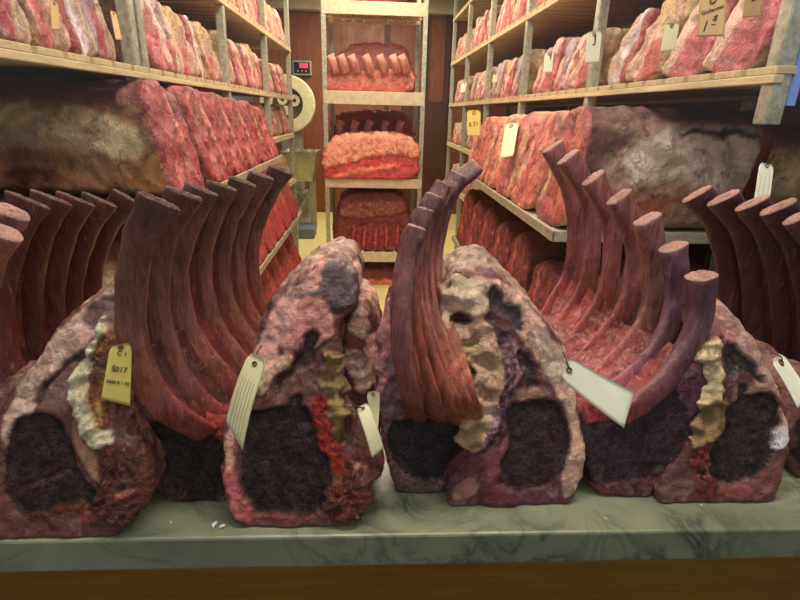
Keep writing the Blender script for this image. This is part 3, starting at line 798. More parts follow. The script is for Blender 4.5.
def fcol(k):
    base = [(160, 92, 90), (160, 94, 90), (160, 92, 88), (162, 96, 92), (164, 108, 104), (142, 96, 116), (126, 84, 98)][k]
    b = np.array(base)
    return [(0, tuple(b)), (.4, tuple(b*.95)), (.7, tuple(b*np.array([1.06, .86, .8]))), (1, (178, 84, 76))]
front_rack('big rib rack right of centre, seven thick pink ribs with oval sawn tops',
     [(582, 440), (574, 412), (590, 396), (618, 404), (650, 392), (682, 376), (702, 352), (712, 362), (710, 400), (694, 440), (668, 474), (640, 495), (614, 494), (590, 478)],
     (630, 495), .26, [
     ([(582, 440), (580, 410), (596, 400), (624, 408), (660, 398), (700, 372), (710, 390), (694, 440), (666, 474), (640, 495), (614, 494), (590, 478)], (62, 44, 52), 2.5, 'eye_muscle', 0, 1.2),
     ([(674, 380), (704, 356), (712, 366), (708, 400), (692, 420), (680, 410)], (86, 54, 66), 3, None, .002, 1.6),
     ([(576, 400), (600, 402), (626, 408), (610, 420), (584, 424)], (150, 66, 70), 3, None, .001, 2),
     ([(586, 470), (614, 488), (660, 474), (694, 440), (700, 448), (668, 482), (640, 500), (612, 500)], (106, 66, 68), 3, None, .001, 1.2)],
     [[(552, 147, .40), (571, 190, .40), (576, 235, .40), (571, 275, .385), (553, 308, .36), (541, 334, .34)],
      [(568, 157, .355), (589, 200, .36), (592, 247, .355), (586, 288, .34), (563, 328, .31), (551, 352, .29)],
      [(593, 178, .31), (611, 220, .315), (611, 265, .31), (602, 304, .295), (575, 346, .26), (562, 370, .24)],
      [(619, 197, .265), (635, 240, .27), (632, 285, .265), (618, 322, .25), (587, 362, .215), (572, 386, .19)],
      [(647, 219, .22), (656, 265, .225), (650, 310, .22), (634, 344, .20), (602, 380, .165), (585, 398, .145)],
      [(673, 247, .18), (677, 290, .18), (667, 332, .17), (646, 366, .15), (616, 394, .12), (600, 408, .105)],
      [(701, 276, .13), (700, 312, .13), (687, 348, .12), (666, 380, .105), (640, 404, .09), (624, 416, .085)]],
     [.0165, .0165, .0165, .0165, .0165, .0155, .0150], [.0085, .0085, .0085, .009, .0095, .0105, .0125], (.9, .3, 0), fcol,
     [(.58, 1), (.58, 1), (.58, 1), (.58, 1), (.6, 1), (.68, 1)], ((178, 84, 74), (190, 92, 76)), 307, (.35, .85, -.1), sx=-.30, s=.22, ridge=.003, sink=.35, sag=.0, sidec=(150, 66, 60))

# racks of the second row
HC = [(0, (112, 66, 58)), (.2, (104, 48, 42)), (.6, (100, 36, 31)), (1, (84, 28, 26))]
front_rack('dark red rib rack at the far left, standing behind the leftmost loin',
     [(-20, 392), (-6, 396), (40, 388), (90, 350), (110, 370), (100, 420), (60, 440), (-20, 440)], (40, 440), .2, [],
     [[(28, 200, .30), (10, 245, .31), (-2, 300, .31), (6, 360, .30), (24, 400, .29)],
      [(52, 198, .34), (36, 242, .35), (27, 300, .35), (34, 355, .34), (50, 395, .33)],
      [(76, 199, .38), (60, 240, .39), (50, 292, .39), (56, 345, .38), (70, 380, .37)],
      [(100, 200, .42), (82, 236, .43), (70, 285, .43), (73, 330, .42), (86, 365, .41)],
      [(128, 198, .46), (104, 228, .47), (90, 270, .47), (90, 310, .46), (100, 350, .45)]],
     .021, .008, (.9, .2, 0), HC, [(.03, 1)]*4, ((92, 30, 28), (112, 40, 36)), 401, (.2, .9, 0), cap='darkbone', flare=1.25, capth=.5, s=.1, h=.004, Y0=.29)
front_rack('knobbly rib rack cut off by the window, in front of the dark red rack',
     [(-40, 400), (-8, 400), (-4, 420), (-10, 450), (-50, 450)], (-60, 450), .12, [],
     [[(12, 212, .20), (-6, 250, .205), (-18, 300, .21), (-22, 350, .20), (-20, 400, .19)],
      [(4, 232, .16), (-22, 275, .165), (-36, 325, .165), (-42, 375, .16), (-40, 420, .15)]],
     .016, .011, (.9, .3, 0), [(0, (176, 120, 112)), (.3, (140, 80, 76)), (1, (96, 40, 40))], [(.1, 1)], ((92, 30, 28), (112, 40, 36)), 431, (.2, .9, 0), s=.1, h=.004, Y0=.15)
IC = [(0, (98, 58, 60)), (.3, (80, 34, 38)), (.7, (76, 28, 31)), (1, (60, 18, 22))]
front_rack('dark maroon rib rack at the right, ribs topped by five pale sawn ovals',
     [(716, 385), (760, 380), (850, 375), (860, 440), (716, 440)], (760, 440), .16, [],
     [[(697, 194, .40), (718, 225, .40), (730, 275, .40), (730, 330, .39), (722, 385, .38)],
      [(723, 198, .365), (744, 232, .37), (755, 285, .37), (756, 345, .36), (750, 395, .35)],
      [(752, 203, .33), (772, 240, .335), (783, 292, .335), (785, 350, .33), (780, 400, .32)],
      [(778, 207, .295), (798, 246, .30), (810, 298, .30), (812, 355, .295), (808, 410, .285)],
      [(802, 216, .26), (824, 256, .265), (836, 308, .265), (838, 365, .26), (834, 420, .25)]],
     .0200, .0078, (.9, -.3, 0), IC, [(.05, 1)]*4, ((74, 24, 28), (84, 26, 30)), 451, (-.3, .9, 0), s=.1, h=.004, Y0=.27)
# small dark piece at the right edge with a plastic wrap
loin('beef_loin', 'dark loin cut off by the right edge of the window, low beside the rightmost loin', 'meat',
     [(794, 402), (810, 385), (850, 390), (870, 440), (860, 480), (812, 482), (796, 468), (790, 440)], (830, 478), .16,
     [([(796, 412), (850, 400), (860, 470), (812, 476), (796, 462)], (44, 38, 40), 3, 'eye_muscle', 0, 1)], s=.2, side=(110, 70, 60), seed=51, basecol=(128, 80, 66), h=.004)
#@@PART3
# ---------------------------------------------------------------- blocks of meat on the racks (built in their own frame, face towards -y)
def block(name, label, prof, depth, side, front=(), sides=(), slant=0.0, h=.006, rnd=.012, lump=.007, fine=.002, seed=0, mirror=False, chk=2, tap=0.0,
          face=(176, 74, 78), loc=(0, 0, 0), rz=0, group=None, facelab='cut_face', sidelab='fat_cap', mats={'fat_cap': 'side'}, top=None):
    pr = smooth_poly(prof, chk)
    mn, mx = pr.min(0), pr.max(0)
    org = np.array([mn[0]-2.5*h, -2.5*h, -2.5*h]); ext = np.array([mx[0]+2.5*h, depth+2.5*h, mx[1]+2.5*h])
    n = np.ceil((ext-org)/h).astype(int)+1
    gx = org[0]+h*np.arange(n[0]); gd = org[1]+h*np.arange(n[1]); gz = org[2]+h*np.arange(n[2])
    X2, Z2 = np.meshgrid(gx, gz, indexing='ij')
    S2 = poly_sd(X2.ravel(), Z2.ravel(), pr).reshape(X2.shape)
    wx = (S2+rnd)[:, None, :] + tap*np.maximum(gd, 0)[None, :, None]
    wy = (np.abs(gd-depth/2)-depth/2+rnd)[None, :, None]
    V = np.minimum(np.maximum(wx, wy), 0)+np.sqrt(np.maximum(wx, 0)**2+np.maximum(wy, 0)**2)-rnd
    P, Fq = surface_nets(V, org, h)
    N = mesh_normals(P, Fq); Q = P.copy()
    P[:, 1] += slant*P[:, 2]
    sp = seed*3.17
    wj = np.stack([vnoise(Q+sp, 26, seed+k, 3) for k in (1, 2)], 1)*.014
    fm = (1-sstep(.006, .035, Q[:, 1]))*sstep(.1, .5, -N[:, 1])
    v = vnoise(Q+sp, 22, seed+5, 3)[:, None]
    v2_ = vnoise(Q+sp, 60, seed+15, 3)[:, None]
    col = np.tile(np.array(side, float)/255., (len(P), 1))*(1+.35*v+.2*v2_)
    if top is not None:
        tm = sstep(.35, .8, N[:, 2]+.3*v[:, 0])[:, None]; col = col*(1-tm)+np.array(top)/255.*tm
    for (pl, c, soft, na) in sides:
        sd = poly_sd(Q[:, 1]+wj[:, 0]*na, Q[:, 2]+wj[:, 1]*na, smooth_poly(pl, 1))
        a = ((1-sstep(-soft, soft, sd))*(1-fm))[:, None]
        col = col*(1-a)+np.array(c)/255.*a
    fc = np.tile(np.array(face, float)/255., (len(P), 1))*(1+.35*v+.2*v2_)
    for (pl, c, soft) in front:
        sd = poly_sd(Q[:, 0]+wj[:, 0], Q[:, 2]+wj[:, 1], smooth_poly(pl, 1))
        a = (1-sstep(-soft, soft, sd))[:, None]
        fc = fc*(1-a)+np.array(c)/255.*a
    col = col*(1-fm[:, None])+fc*fm[:, None]
    rid = 1-2*np.abs(vnoise(Q+sp, 17, seed+8, 2))
    sh = 1-2*np.abs(vnoise(Q*np.array([1, 1, .25])+sp, 24, seed+18, 2)); lumpv = .011*fm*(sh-.5)
    P = P+N*(lumpv+lump*vnoise(Q+sp, 20, seed+3, 3)+lump*.6*(rid-.6)+fine*vnoise(Q+sp, 90, seed+4, 2))[:, None]
    P[:, 2] = np.maximum(P[:, 2], .0008)
    lab = (fm > .5).astype(int)
    if mirror:
        P[:, 0] *= -1; Fq = Fq[:, ::-1]
    root = thing(name, label, 'meat', loc, rz, group)
    split_parts(root, P, Fq, srgb(np.clip(col, 0, 1)*255), lab, [sidelab, facelab], np.zeros(3), mats)
    return root

HP = math.pi/2
# ---------------------------------------------------------------- racks of the left and right walls
LX0, LX1, RX0, RX1 = -.626, -1.20, .74, 1.32
def wall_rack(name, label, side, posts, levels, trays):
    s = -1 if side == 'L' else 1
    xa, xb = (LX0, LX1) if s < 0 else (RX0, RX1)
    t = thing(name, label, 'rack', ((xa+xb)/2, 2.6, 0))
    o = np.array(t.location)
    def loc(mb, nm, mat, bev=.002):
        mb.v = [tuple(np.array(v)-o) for v in mb.v]; return mb.build(nm, mat, t, bevel=bev)
    for y in posts:
        for x in (xa, xb):
            mb = MB(); w = .017
            c = x+s*w
            mb.box(c-w, c+w, y-w, y+w, 1.165 if (s > 0 and y < 1) else .0, 2.4199)   # the nearest right post hangs from the ceiling
            loc(mb, 'post', M['galv'], .003)
    for (z, y0, y1) in levels:
        for q0, q1 in ((xa-s*.004, xa+s*.016), (xb-s*.02, xb)):
            loc(MB().box(min(q0, q1), max(q0, q1), y0, y1, z-.030, z-.0145), 'shelf_rail', M['shelf_wood'])
        y = y0
        sl = MB(); k = 0
        while y < y1-.02:
            wdt = .085; e = min(y+wdt, y1)
            a, b = xa-s*.002, xb-s*.02
            sl.box(min(a, b), max(a, b), y, e, z-.014, z+.0)
            y += wdt+.018; k += 1
        loc(sl, 'slatted_shelf', M['shelf_wood_x'], .0015)
    for (z, y0, y1, x) in trays:
        a, b = x, xb
        mb = MB(); lo, hi = min(a, b), max(a, b)
        mb.box(lo, hi, y0, y1, z-.006, z-.001)
        for (p, q) in ((a, a+s*.006), (b-s*.006, b)): mb.box(min(p, q), max(p, q), y0, y1, z-.022, z+.010)
        mb.box(lo, hi, y0, y0+.006, z-.022, z+.010); mb.box(lo, hi, y1-.006, y1, z-.022, z+.010)
        loc(mb, 'shelf_tray', M['tray'])
        for y in np.arange(y0+.05, y1, .6): loc(MB().box(lo+.01, hi-.01, y, y+.025, z-.03, z-.0065), 'tray_support', M['galv'], 0)
    return t
LPOST = [.25, 1.13, 1.185, 2.05, 2.95, 3.85]; RPOST = [.62, 1.52, 2.42, 3.32, 4.22, 5.10]
LZ = [1.27, 1.60, 1.95]; RZ = [1.268, 1.64, 2.02]
wall_rack('shelving_rack', 'long left wall rack of galvanised posts, pine slatted shelves and low steel trays', 'L', LPOST,
          [(z, .27, 3.87) for z in LZ]+[(1.0, 2.62, 3.87), (.66, 3.35, 3.87)], [(.93, .92, 2.55, -.5), (.50, .92, 3.25, -.5), (.09, .92, 3.40, -.5)])
wall_rack('shelving_rack', 'long right wall rack of galvanised posts, pine slatted shelves and low steel trays', 'R', RPOST,
          [(z, .60, 5.12) for z in RZ]+[(.90, 2.70, 5.12), (.52, 3.5, 5.12)], [(.86, 1.0, 2.80, .5), (.43, 1.0, 2.85, .5), (.09, 1.0, 3.2, .5)])
MB().box(.7745, .788, .598, .612, 1.20, 2.40).build('reflection_strip', M['blue_reflection'], None)  # solid strip added to imitate a blue reflection along the post
tag(bpy.data.objects['reflection_strip'], 'solid blue strip imitating a reflection, running up beside the nearest right post', 'imitated reflection')

# crosswise loins on the low trays
KP = [(0, 0), (-.02, .08), (-.02, .2), (-.005, .27), (.05, .305), (.15, .30), (.215, .27), (.235, .18), (.25, .08), (.265, 0)]
KFRONT = [([(.02, .04), (.01, .2), (.05, .27), (.1, .28), (.12, .2), (.11, .1), (.12, .02)], (158, 58, 62), .012),
          ([(.03, .16), (.05, .26), (.085, .27), (.07, .18)], (150, 92, 66), .01),
          ([(.118, .28), (.135, .27), (.16, .16), (.19, .05), (.17, .05), (.135, .14)], (214, 140, 120), .006),
          ([(.16, .24), (.20, .18), (.24, .05), (.2, .04), (.17, .12)], (184, 66, 72), .01),
          ([(.05, .02), (.09, .03), (.08, .11), (.05, .10)], (206, 120, 112), .008)]
K_SIDES = [([(-.1, .24), (.1, .255), (.25, .26), (.4, .255), (.7, .265), (.7, .4), (-.1, .4)], (122, 66, 62), .012, 1.4),
           ([(.02, .17), (.12, .235), (.34, .24), (.62, .24), (.62, .12), (.45, .11), (.3, .14), (.12, .12), (.02, .12)], (240, 216, 170), .018, 1.8),
           ([(.36, .23), (.6, .225), (.6, .12), (.42, .12)], (242, 230, 196), .02, 1.4),
           ([(.2, .10), (.45, .10), (.66, .12), (.66, .05), (.2, .03)], (196, 140, 108), .02, 2),
           ([(.3, .085), (.42, .08), (.42, .05), (.3, .055)], (108, 54, 42), .012, 2),
           ([(.01, -.02), (.7, -.02), (.7, .03), (.01, .035)], (76, 52, 34), .012, 1.6),
           ([(.0, .05), (.05, .03), (.12, .04), (.12, .09), (.05, .12), (.01, .12)], (168, 116, 72), .015, 1.8)]
k1 = block('short_loin', 'huge tan-sided loin on the upper left tray, nearest, reaching past the left edge', KP, .66, (158, 112, 78), KFRONT, K_SIDES, slant=.22, seed=5,
           face=(150, 58, 60), loc=(-.52, 1.02, .93), rz=HP, lump=.008, h=.0065, top=(150, 92, 88))
kbase = block('short_loin', 'second loin from the front on the upper left tray, dark red cut end', KP, .55, (150, 84, 74), KFRONT, (), slant=.24, seed=9,
              face=(160, 58, 62), loc=(-.505, 1.30, .93), rz=HP, lump=.007, h=.0075, top=(176, 96, 92))
kb2 = block('short_loin', 'last loin on the upper left tray, smallest and furthest back', KP, .5, (176, 104, 92), KFRONT[1:], (), slant=.27, seed=12,
              face=(176, 74, 76), loc=(-.505, 2.29, .93), rz=HP, lump=.010, h=.0085, top=(196, 110, 102)); kb2.scale = (.9, 1, .84)
kb3 = block('short_loin', 'fifth loin from the front on the upper left tray, with a tan streak', KP, .5, (150, 80, 70), KFRONT[:1]+[([(.12, .1), (.16, .1), (.18, .26), (.13, .28)], (190, 130, 90), .012), ([(.2, .02), (.26, .02), (.22, .2)], (140, 44, 50), .01)], (), slant=.25, seed=15,
              face=(150, 48, 54), loc=(-.505, 2.05, .93), rz=HP, lump=.010, h=.0085, top=(186, 96, 92)); kb3.scale = (.95, 1, .9)
for i, (y, sc, lab) in enumerate(((1.56, (.92, 1, .97), 'third loin from the front on the upper left tray, bright red cut end'), (1.80, (.95, 1, .93), 'fourth loin from the front on the upper left tray'))):
    dup(kbase, (-.505, y, .93), HP, sc, lab)
kred = block('short_loin', 'nearest loin on the middle left tray, hidden partly by the brown ribs', KP, .5, (176, 130, 96), KFRONT[:3]+[([(.13, .02), (.24, .02), (.2, .2), (.15, .2)], (206, 66, 70), .01)], K_SIDES[1:3], slant=.30, seed=21,
             face=(176, 56, 60), loc=(-.505, 1.02, .50), rz=HP, lump=.010, h=.0085, top=(190, 110, 96))
for i, y in enumerate((1.29, 1.55, 1.82, 2.08, 2.35, 2.62, 2.90)):
    dup(kred, (-.505, y, .50), HP, (.95+.04*(i % 2), 1, 1.1-.04*(i % 3)), ['second', 'third', 'fourth', 'fifth', 'sixth', 'seventh', 'last'][i]+' loin from the front on the middle left tray, bright red end')
for i, y in enumerate((1.03, 1.31, 1.6, 1.88, 2.16, 2.44, 2.72, 3.0)):
    dup(kred, (-.505, y, .09), HP, (1, 1, 1.12-.05*(i % 2)), ['nearest', 'second', 'third', 'fourth', 'fifth', 'sixth', 'seventh', 'last'][i]+' red-ended loin on the lowest left tray, counted from the window')

LSIDES = [([(-.1, .29), (.1, .305), (.3, .305), (.5, .285), (.7, .27), (.7, .5), (-.1, .5)], (104, 70, 72), .014, 1.5),
          ([(-.05, .16), (.05, .17), (.13, .24), (.1, .29), (-.05, .3)], (104, 64, 66), .02, 2),
          ([(.12, .25), (.24, .30), (.38, .29), (.56, .265), (.6, .12), (.42, .12), (.3, .15), (.2, .13), (.12, .17)], (244, 228, 212), .022, 1.8),
          ([(.04, .12), (.14, .10), (.32, .12), (.32, .04), (.2, .02), (.05, .03)], (176, 104, 82), .02, 2),
          ([(.3, .10), (.46, .09), (.6, .10), (.6, .02), (.3, .02)], (176, 136, 124), .02, 1.6),
          ([(.50, .21), (.58, .22), (.58, .29), (.5, .28)], (150, 50, 60), .012, 2),
          ([(.26, .29), (.4, .285), (.5, .27), (.5, .255), (.38, .268), (.26, .275)], (70, 60, 66), .006, 2)]
LFRONT = [([(.02, .02), (.0, .22), (.05, .31), (.09, .3), (.07, .18), (.08, .02)], (202, 108, 84), .012),
          ([(.08, .03), (.10, .2), (.13, .3), (.17, .26), (.15, .12), (.16, .02)], (198, 84, 86), .01),
          ([(.16, .27), (.2, .2), (.24, .06), (.21, .04), (.17, .14)], (222, 176, 140), .01)]
l1 = block('short_loin', 'huge pale-sided loin with dark crust on top, nearest on the upper right tray', [(a, b*1.12) for a, b in KP], .50, (196, 160, 144), LFRONT, LSIDES, slant=.16, seed=41, mirror=True,
           face=(170, 84, 76), loc=(.53, 1.05, .86), rz=-HP, lump=.008, h=.0065, top=(142, 98, 98))
# placed from its own left side: the profile grows away from the window
l2 = block('short_loin', 'tan loin behind the nearest right post, cut off by the right edge of the frame', KP, .20, (190, 160, 120), LFRONT, K_SIDES, slant=.1, seed=44, mirror=True,
           face=(170, 120, 96), loc=(1.075, 1.05, .86), rz=-HP, lump=.010, h=.0085)
lb = block('short_loin', 'second loin from the front on the upper right tray, orange-pink cut end', [(a, b*1.08) for a, b in KP], .5, (200, 142, 112), LFRONT, (), slant=.26, seed=47, mirror=True,
           face=(208, 118, 100), loc=(.515, 1.33, .86), rz=-HP, lump=.009, h=.0085, top=(214, 160, 132))
lb2 = block('short_loin', 'third loin from the front on the upper right tray, pale fat down its end', [(a, b*1.08) for a, b in KP], .5, (206, 150, 120), [([(.0, .0), (.0, .3), (.09, .32), (.06, .1), (.05, 0)], (212, 168, 128), .012), ([(.1, .2), (.2, .3), (.2, .2), (.12, .1)], (206, 108, 84), .015)], (), slant=.26, seed=57, mirror=True,
           face=(200, 100, 96), loc=(.515, 1.60, .86), rz=-HP, lump=.009, h=.0085, top=(220, 170, 140))
lb3 = block('short_loin', 'fourth loin from the front on the upper right tray, mostly pale tan', [(a, b*1.08) for a, b in KP], .5, (214, 170, 132), [([(-.02, .1), (-.02, .35), (.26, .35), (.2, .18)], (222, 180, 140), .02), ([(.06, .02), (.14, .02), (.12, .2)], (198, 140, 110), .012)], (), slant=.26, seed=59, mirror=True,
           face=(212, 124, 100), loc=(.515, 1.87, .86), rz=-HP, lump=.009, h=.0085, top=(226, 182, 146)); lb3.scale = (.95, 1, .95)
for i, (y, sc) in enumerate(((2.13, (.97, 1, .93)), (2.40, (.97, 1, .92)))):
    dup(lb if i else lb2, (.515, y, .86), -HP, sc, ['fifth loin from the front on the upper right tray', 'last loin on the upper right tray, with the yellow tag on its shoulder'][i])
ld = block('rib_loin', 'nearest dark rib loin on the middle right tray, brown side', KP, .5, (108, 66, 50), [([(.0, .0), (.02, .28), (.1, .3), (.1, .0)], (120, 44, 44), .01), ([(.12, .0), (.13, .3), (.16, .3), (.19, .0)], (206, 100, 86), .008)],
           [([(.05, .1), (.3, .12), (.3, .02), (.05, .02)], (136, 96, 70), .02, 2)], slant=.12, seed=53, mirror=True, face=(122, 42, 48), loc=(.52, 1.06, .43), rz=-HP, lump=.012, h=.0085, top=(140, 84, 74))
for i, y in enumerate((1.35, 1.63, 1.91, 2.2, 2.5)):
    dup(ld, (.515, y, .43), -HP, (1, 1, 1.1-.05*(i % 2)), ['second', 'third', 'fourth', 'fifth', 'last'][i]+' dark rib loin from the front on the middle right tray')
for i, y in enumerate((1.06, 1.36, 1.66, 1.95, 2.25, 2.55, 2.85)):
    dup(lb, (.515, y, .09), -HP, (1, 1, .95-.05*(i % 2)), ['nearest', 'second', 'third', 'fourth', 'fifth', 'sixth', 'last'][i]+' loin on the lowest right tray, counted from the window')

# steak slabs stood in rows on the pine shelves
SP = [(0, 0), (.13, 0), (.128, .05), (.085, .115), (.045, .175), (.0, .20), (-.045, .195), (-.06, .16), (-.035, .08)]
V_ = {
 'greyred': dict(side=(168, 72, 58), face=(212, 196, 202), front=[([(.0, 0), (.05, 0), (.0, .12), (-.04, .2), (-.07, .16), (-.04, .06)], (148, 58, 50), .008), ([(.10, 0), (.14, 0), (.12, .07), (.03, .2), (.0, .2)], (198, 172, 152), .006)]),
 'purple': dict(side=(190, 160, 146), face=(164, 138, 150), front=[([(.03, 0), (.09, 0), (.05, .1), (.01, .1)], (178, 84, 88), .01), ([(.09, .0), (.14, 0), (.1, .1), (.04, .19), (.01, .18)], (204, 178, 150), .006)]),
 'pink': dict(side=(206, 164, 140), face=(194, 100, 106), front=[([(.095, 0), (.14, 0), (.12, .07), (.03, .2), (-.01, .2), (.05, .1)], (226, 190, 172), .007), ([(-.03, .15), (.0, .14), (.02, .2), (-.06, .2)], (224, 190, 180), .006)]),
 'tan': dict(side=(224, 196, 150), face=(196, 156, 134), front=[([(0, 0), (.07, 0), (.03, .09), (-.02, .1)], (186, 84, 78), .01), ([(-.05, .13), (.02, .11), (.04, .18), (-.05, .21)], (208, 176, 132), .01)]),
}
SB = {}
def slab(kind, side, loc, sc, rz, label, group):
    key = (kind, side)
    if key not in SB:
        d = V_[kind]
        SB[key] = block('beef_cut', label, SP, .26, d['side'], d['front'], (), slant=.10, seed=61+7*len(SB), mirror=side == 'R', face=d['face'], h=.0062, rnd=.014,
                        lump=.006, fine=.003, loc=loc, rz=rz, group=group, mats={'fat_cap': 'small', 'cut_face': 'small'})
        SB[key].scale = sc
        return SB[key]
    return dup(SB[key], loc, rz, sc, label, group)
ORD = ['first', 'second', 'third', 'fourth', 'fifth', 'sixth', 'seventh', 'eighth', 'ninth', 'tenth', 'eleventh', 'twelfth']
BAY = ['nearest bay', 'second bay', 'third bay', 'fourth bay', 'furthest bay']
KINDW = {'greyred': 'grey-faced beef cut with red side', 'purple': 'purplish beef cut', 'pink': 'bright pink beef cut', 'tan': 'tan fatty beef cut'}
def row(side, z, y0, y1, pitch, kinds, hs, shelfname, bay, seed, x=None, only=12):
    rnd = random.Random(seed); s = -1 if side == 'L' else 1
    y = y0; i = 0
    while y+pitch*.9 < y1 and i < only:
        kd = kinds[i % len(kinds)]
        f = pitch/.125*(.93+.12*rnd.random())
        sc = (f*.90, 1, hs/.2*(.92+.14*rnd.random()))
        xx = (LX0-.018 if side == 'L' else RX0+.018) + s*rnd.uniform(0, .02) if x is None else x
        slab(kd, side, (xx, y+.05*f, z+.0005), sc, (HP if side == 'L' else -HP)+rnd.uniform(-.08, .08),
             '%s, %s in the %s of the %s' % (KINDW[kd], ORD[i], BAY[bay], shelfname), 'beef cuts on the %s' % shelfname)
        y += pitch; i += 1
row('L', LZ[0], .36, 1.11, .118, ['greyred', 'greyred', 'purple', 'tan', 'greyred', 'purple'], .235, 'left eye-level shelf', 0, 1)
row('L', LZ[0], 1.23, 2.03, .15, ['pink', 'purple', 'tan', 'greyred', 'tan'], .215, 'left eye-level shelf', 1, 2)
row('L', LZ[0], 2.10, 2.93, .14, ['tan', 'pink', 'tan', 'pink'], .22, 'left eye-level shelf', 2, 3)
row('L', LZ[0], 3.0, 3.83, .16, ['pink', 'tan', 'pink'], .2, 'left eye-level shelf', 3, 4)
row('L', LZ[1], 1.23, 2.03, .15, ['tan', 'purple', 'pink'], .2, 'left upper shelf', 1, 5)
row('L', LZ[1], 2.10, 2.93, .14, ['tan', 'pink', 'tan', 'greyred'], .22, 'left upper shelf', 2, 6)
row('L', LZ[1], 3.0, 3.83, .16, ['pink', 'tan', 'tan'], .2, 'left upper shelf', 3, 7)
row('L', LZ[2], 2.10, 2.93, .16, ['tan', 'purple'], .2, 'left top shelf', 2, 8)
row('L', LZ[2], 3.0, 3.83, .16, ['tan', 'tan', 'pink'], .2, 'left top shelf', 3, 9)
row('L', 1.0, 2.68, 3.83, .16, ['tan', 'pink', 'tan', 'pink'], .2, 'left shelf below eye level', 2, 10)
row('L', .66, 3.38, 3.83, .16, ['pink', 'tan'], .2, 'left shelf near the floor', 3, 11)
row('R', RZ[0], .66, 1.50, .19, ['pink', 'pink', 'tan', 'greyred'], .225, 'right eye-level shelf', 0, 21)
row('R', RZ[0], 1.56, 2.40, .145, ['tan', 'pink', 'purple', 'pink', 'purple', 'pink'], .215, 'right eye-level shelf', 1, 22)
row('R', RZ[0], 2.46, 3.30, .135, ['tan', 'purple', 'pink', 'tan', 'purple', 'purple'], .215, 'right eye-level shelf', 2, 23)
row('R', RZ[0], 3.36, 4.20, .15, ['purple', 'tan', 'pink', 'tan'], .2, 'right eye-level shelf', 3, 24)
row('R', RZ[0], 4.26, 5.08, .15, ['tan', 'purple', 'tan'], .2, 'right eye-level shelf', 4, 25)
row('R', RZ[1], 1.80, 2.40, .14, ['purple', 'pink', 'purple', 'pink'], .22, 'right upper shelf', 1, 26)
row('R', RZ[1], 2.46, 3.30, .135, ['pink', 'pink', 'purple', 'tan', 'pink'], .24, 'right upper shelf', 2, 27)
row('R', RZ[1], 3.36, 4.20, .15, ['pink', 'tan', 'pink'], .22, 'right upper shelf', 3, 28)
row('R', RZ[1], 4.26, 5.08, .15, ['tan', 'purple', 'tan'], .2, 'right upper shelf', 4, 29)
row('R', RZ[2], 3.36, 4.20, .15, ['pink', 'purple', 'pink'], .2, 'right top shelf', 3, 30)
row('R', .90, 2.78, 3.30, .15, ['tan', 'purple'], .2, 'right shelf below eye level', 2, 31)
row('R', .90, 3.36, 4.20, .15, ['purple', 'tan'], .2, 'right shelf below eye level', 3, 32)
row('R', .90, 4.26, 5.08, .15, ['tan', 'purple'], .2, 'right shelf below eye level', 4, 33)
row('R', .52, 3.56, 4.20, .15, ['tan', 'purple'], .2, 'right shelf near the floor', 3, 34)
row('R', .52, 4.26, 5.08, .15, ['tan', 'purple'], .2, 'right shelf near the floor', 4, 35)

# ---------------------------------------------------------------- tall rack in the middle of the aisle
RY = 3.10
xl, xr = W(323, 100, RY)[0], W(425, 100, RY)[0]
xc = (xl+xr)/2
zs = [W(373, y, RY)[2] for y in (1.5, 91.5, 178.5, 252.5, 330)]
rk = thing('rolling_rack', 'tall cream rolling rack in the middle of the aisle, full of roasts', 'rack', (xc, RY+.3, 0))
ro = np.array(rk.location)
def rl(mb, nm, mat, par=rk, bev=.002):
    mb.v = [tuple(np.array(v)-ro) for v in mb.v]; return mb.build(nm, mat, par, bevel=bev)
for x in (xl, xr):
    for y in (RY, RY+.6):
        s = 1 if x == xl else -1
        mb = MB(); mb.box(min(x, x+s*.028), max(x, x+s*.028), y-.002, y+.002, .09, 2.36); mb.box(min(x, x+s*.004), max(x, x+s*.004), y, y+.028*(1 if y == RY else -1), .09, 2.36)
        p = rl(mb, 'post', M['galv'], bev=0)
        rl(MB().tube([(x+s*.014, y, .0905), (x+s*.014, y, .07)], .008), 'caster_stem', M['galv'], bev=0)
        rl(MB().tube([(x+s*.014-.014, y, .04), (x+s*.014+.014, y, .04)], .04, 18), 'caster_wheel', M['rubber'], bev=0)
RSH = []
for i, (z, hgt) in enumerate(zip(zs, (.072, .078, .062, .066, .06))):
    a, b = xl+.004, xr-.004
    RSH.append(z)
    rl(MB().box(a, b, RY-.006, RY+.010, z-hgt, z+.0), 'shelf_front', M['rackmetal'])
    mb = MB()
    for k in range(8):
        x0 = a+.02+(b-a-.04)*k/8; mb.box(x0+.006, x0+(b-a-.04)/8-.006, RY+.012, RY+.59, z-.022, z-.006)
    for yy in (RY+.012, RY+.2, RY+.38, RY+.57): mb.box(a, b, yy, yy+.03, z-.034, z-.022)
    rl(mb, 'slatted_shelf', M['rackmetal'])
EM = {'flank': 'small', 'eye_muscle': 'small', 'meat_block': 'small', 'kidney_fat': 'small', 'cut_face': 'small'}
def rack_meat(name, label, poly, floor, Y0, depth, layers, **kw):
    return loin(name, label, 'meat', poly, (373, 93), depth, layers, floor=floor, Y0=Y0, h=.009, rnd=.03, s=kw.pop('s', .1), lump=.012, fine=.004, mats=EM, **kw)
a1 = rack_meat('rib_roast', 'rib roast with seven pale bone ends, on the second shelf of the middle rack', [(325, 92), (325, 76), (332, 66), (345, 46), (370, 42), (405, 44), (410, 60), (416, 72), (414, 92)], RSH[1], RY+.06, .4,
     [([(324, 92), (325, 74), (350, 71), (400, 70), (416, 73), (414, 92)], (186, 112, 98), 12, 'cut_face', .006, 3),
      ([(326, 94), (330, 84), (370, 86), (412, 84), (414, 94)], (168, 76, 66), 10, None, .004, 4)], side=(150, 78, 66), seed=71, basecol=(148, 72, 60), s=.25)
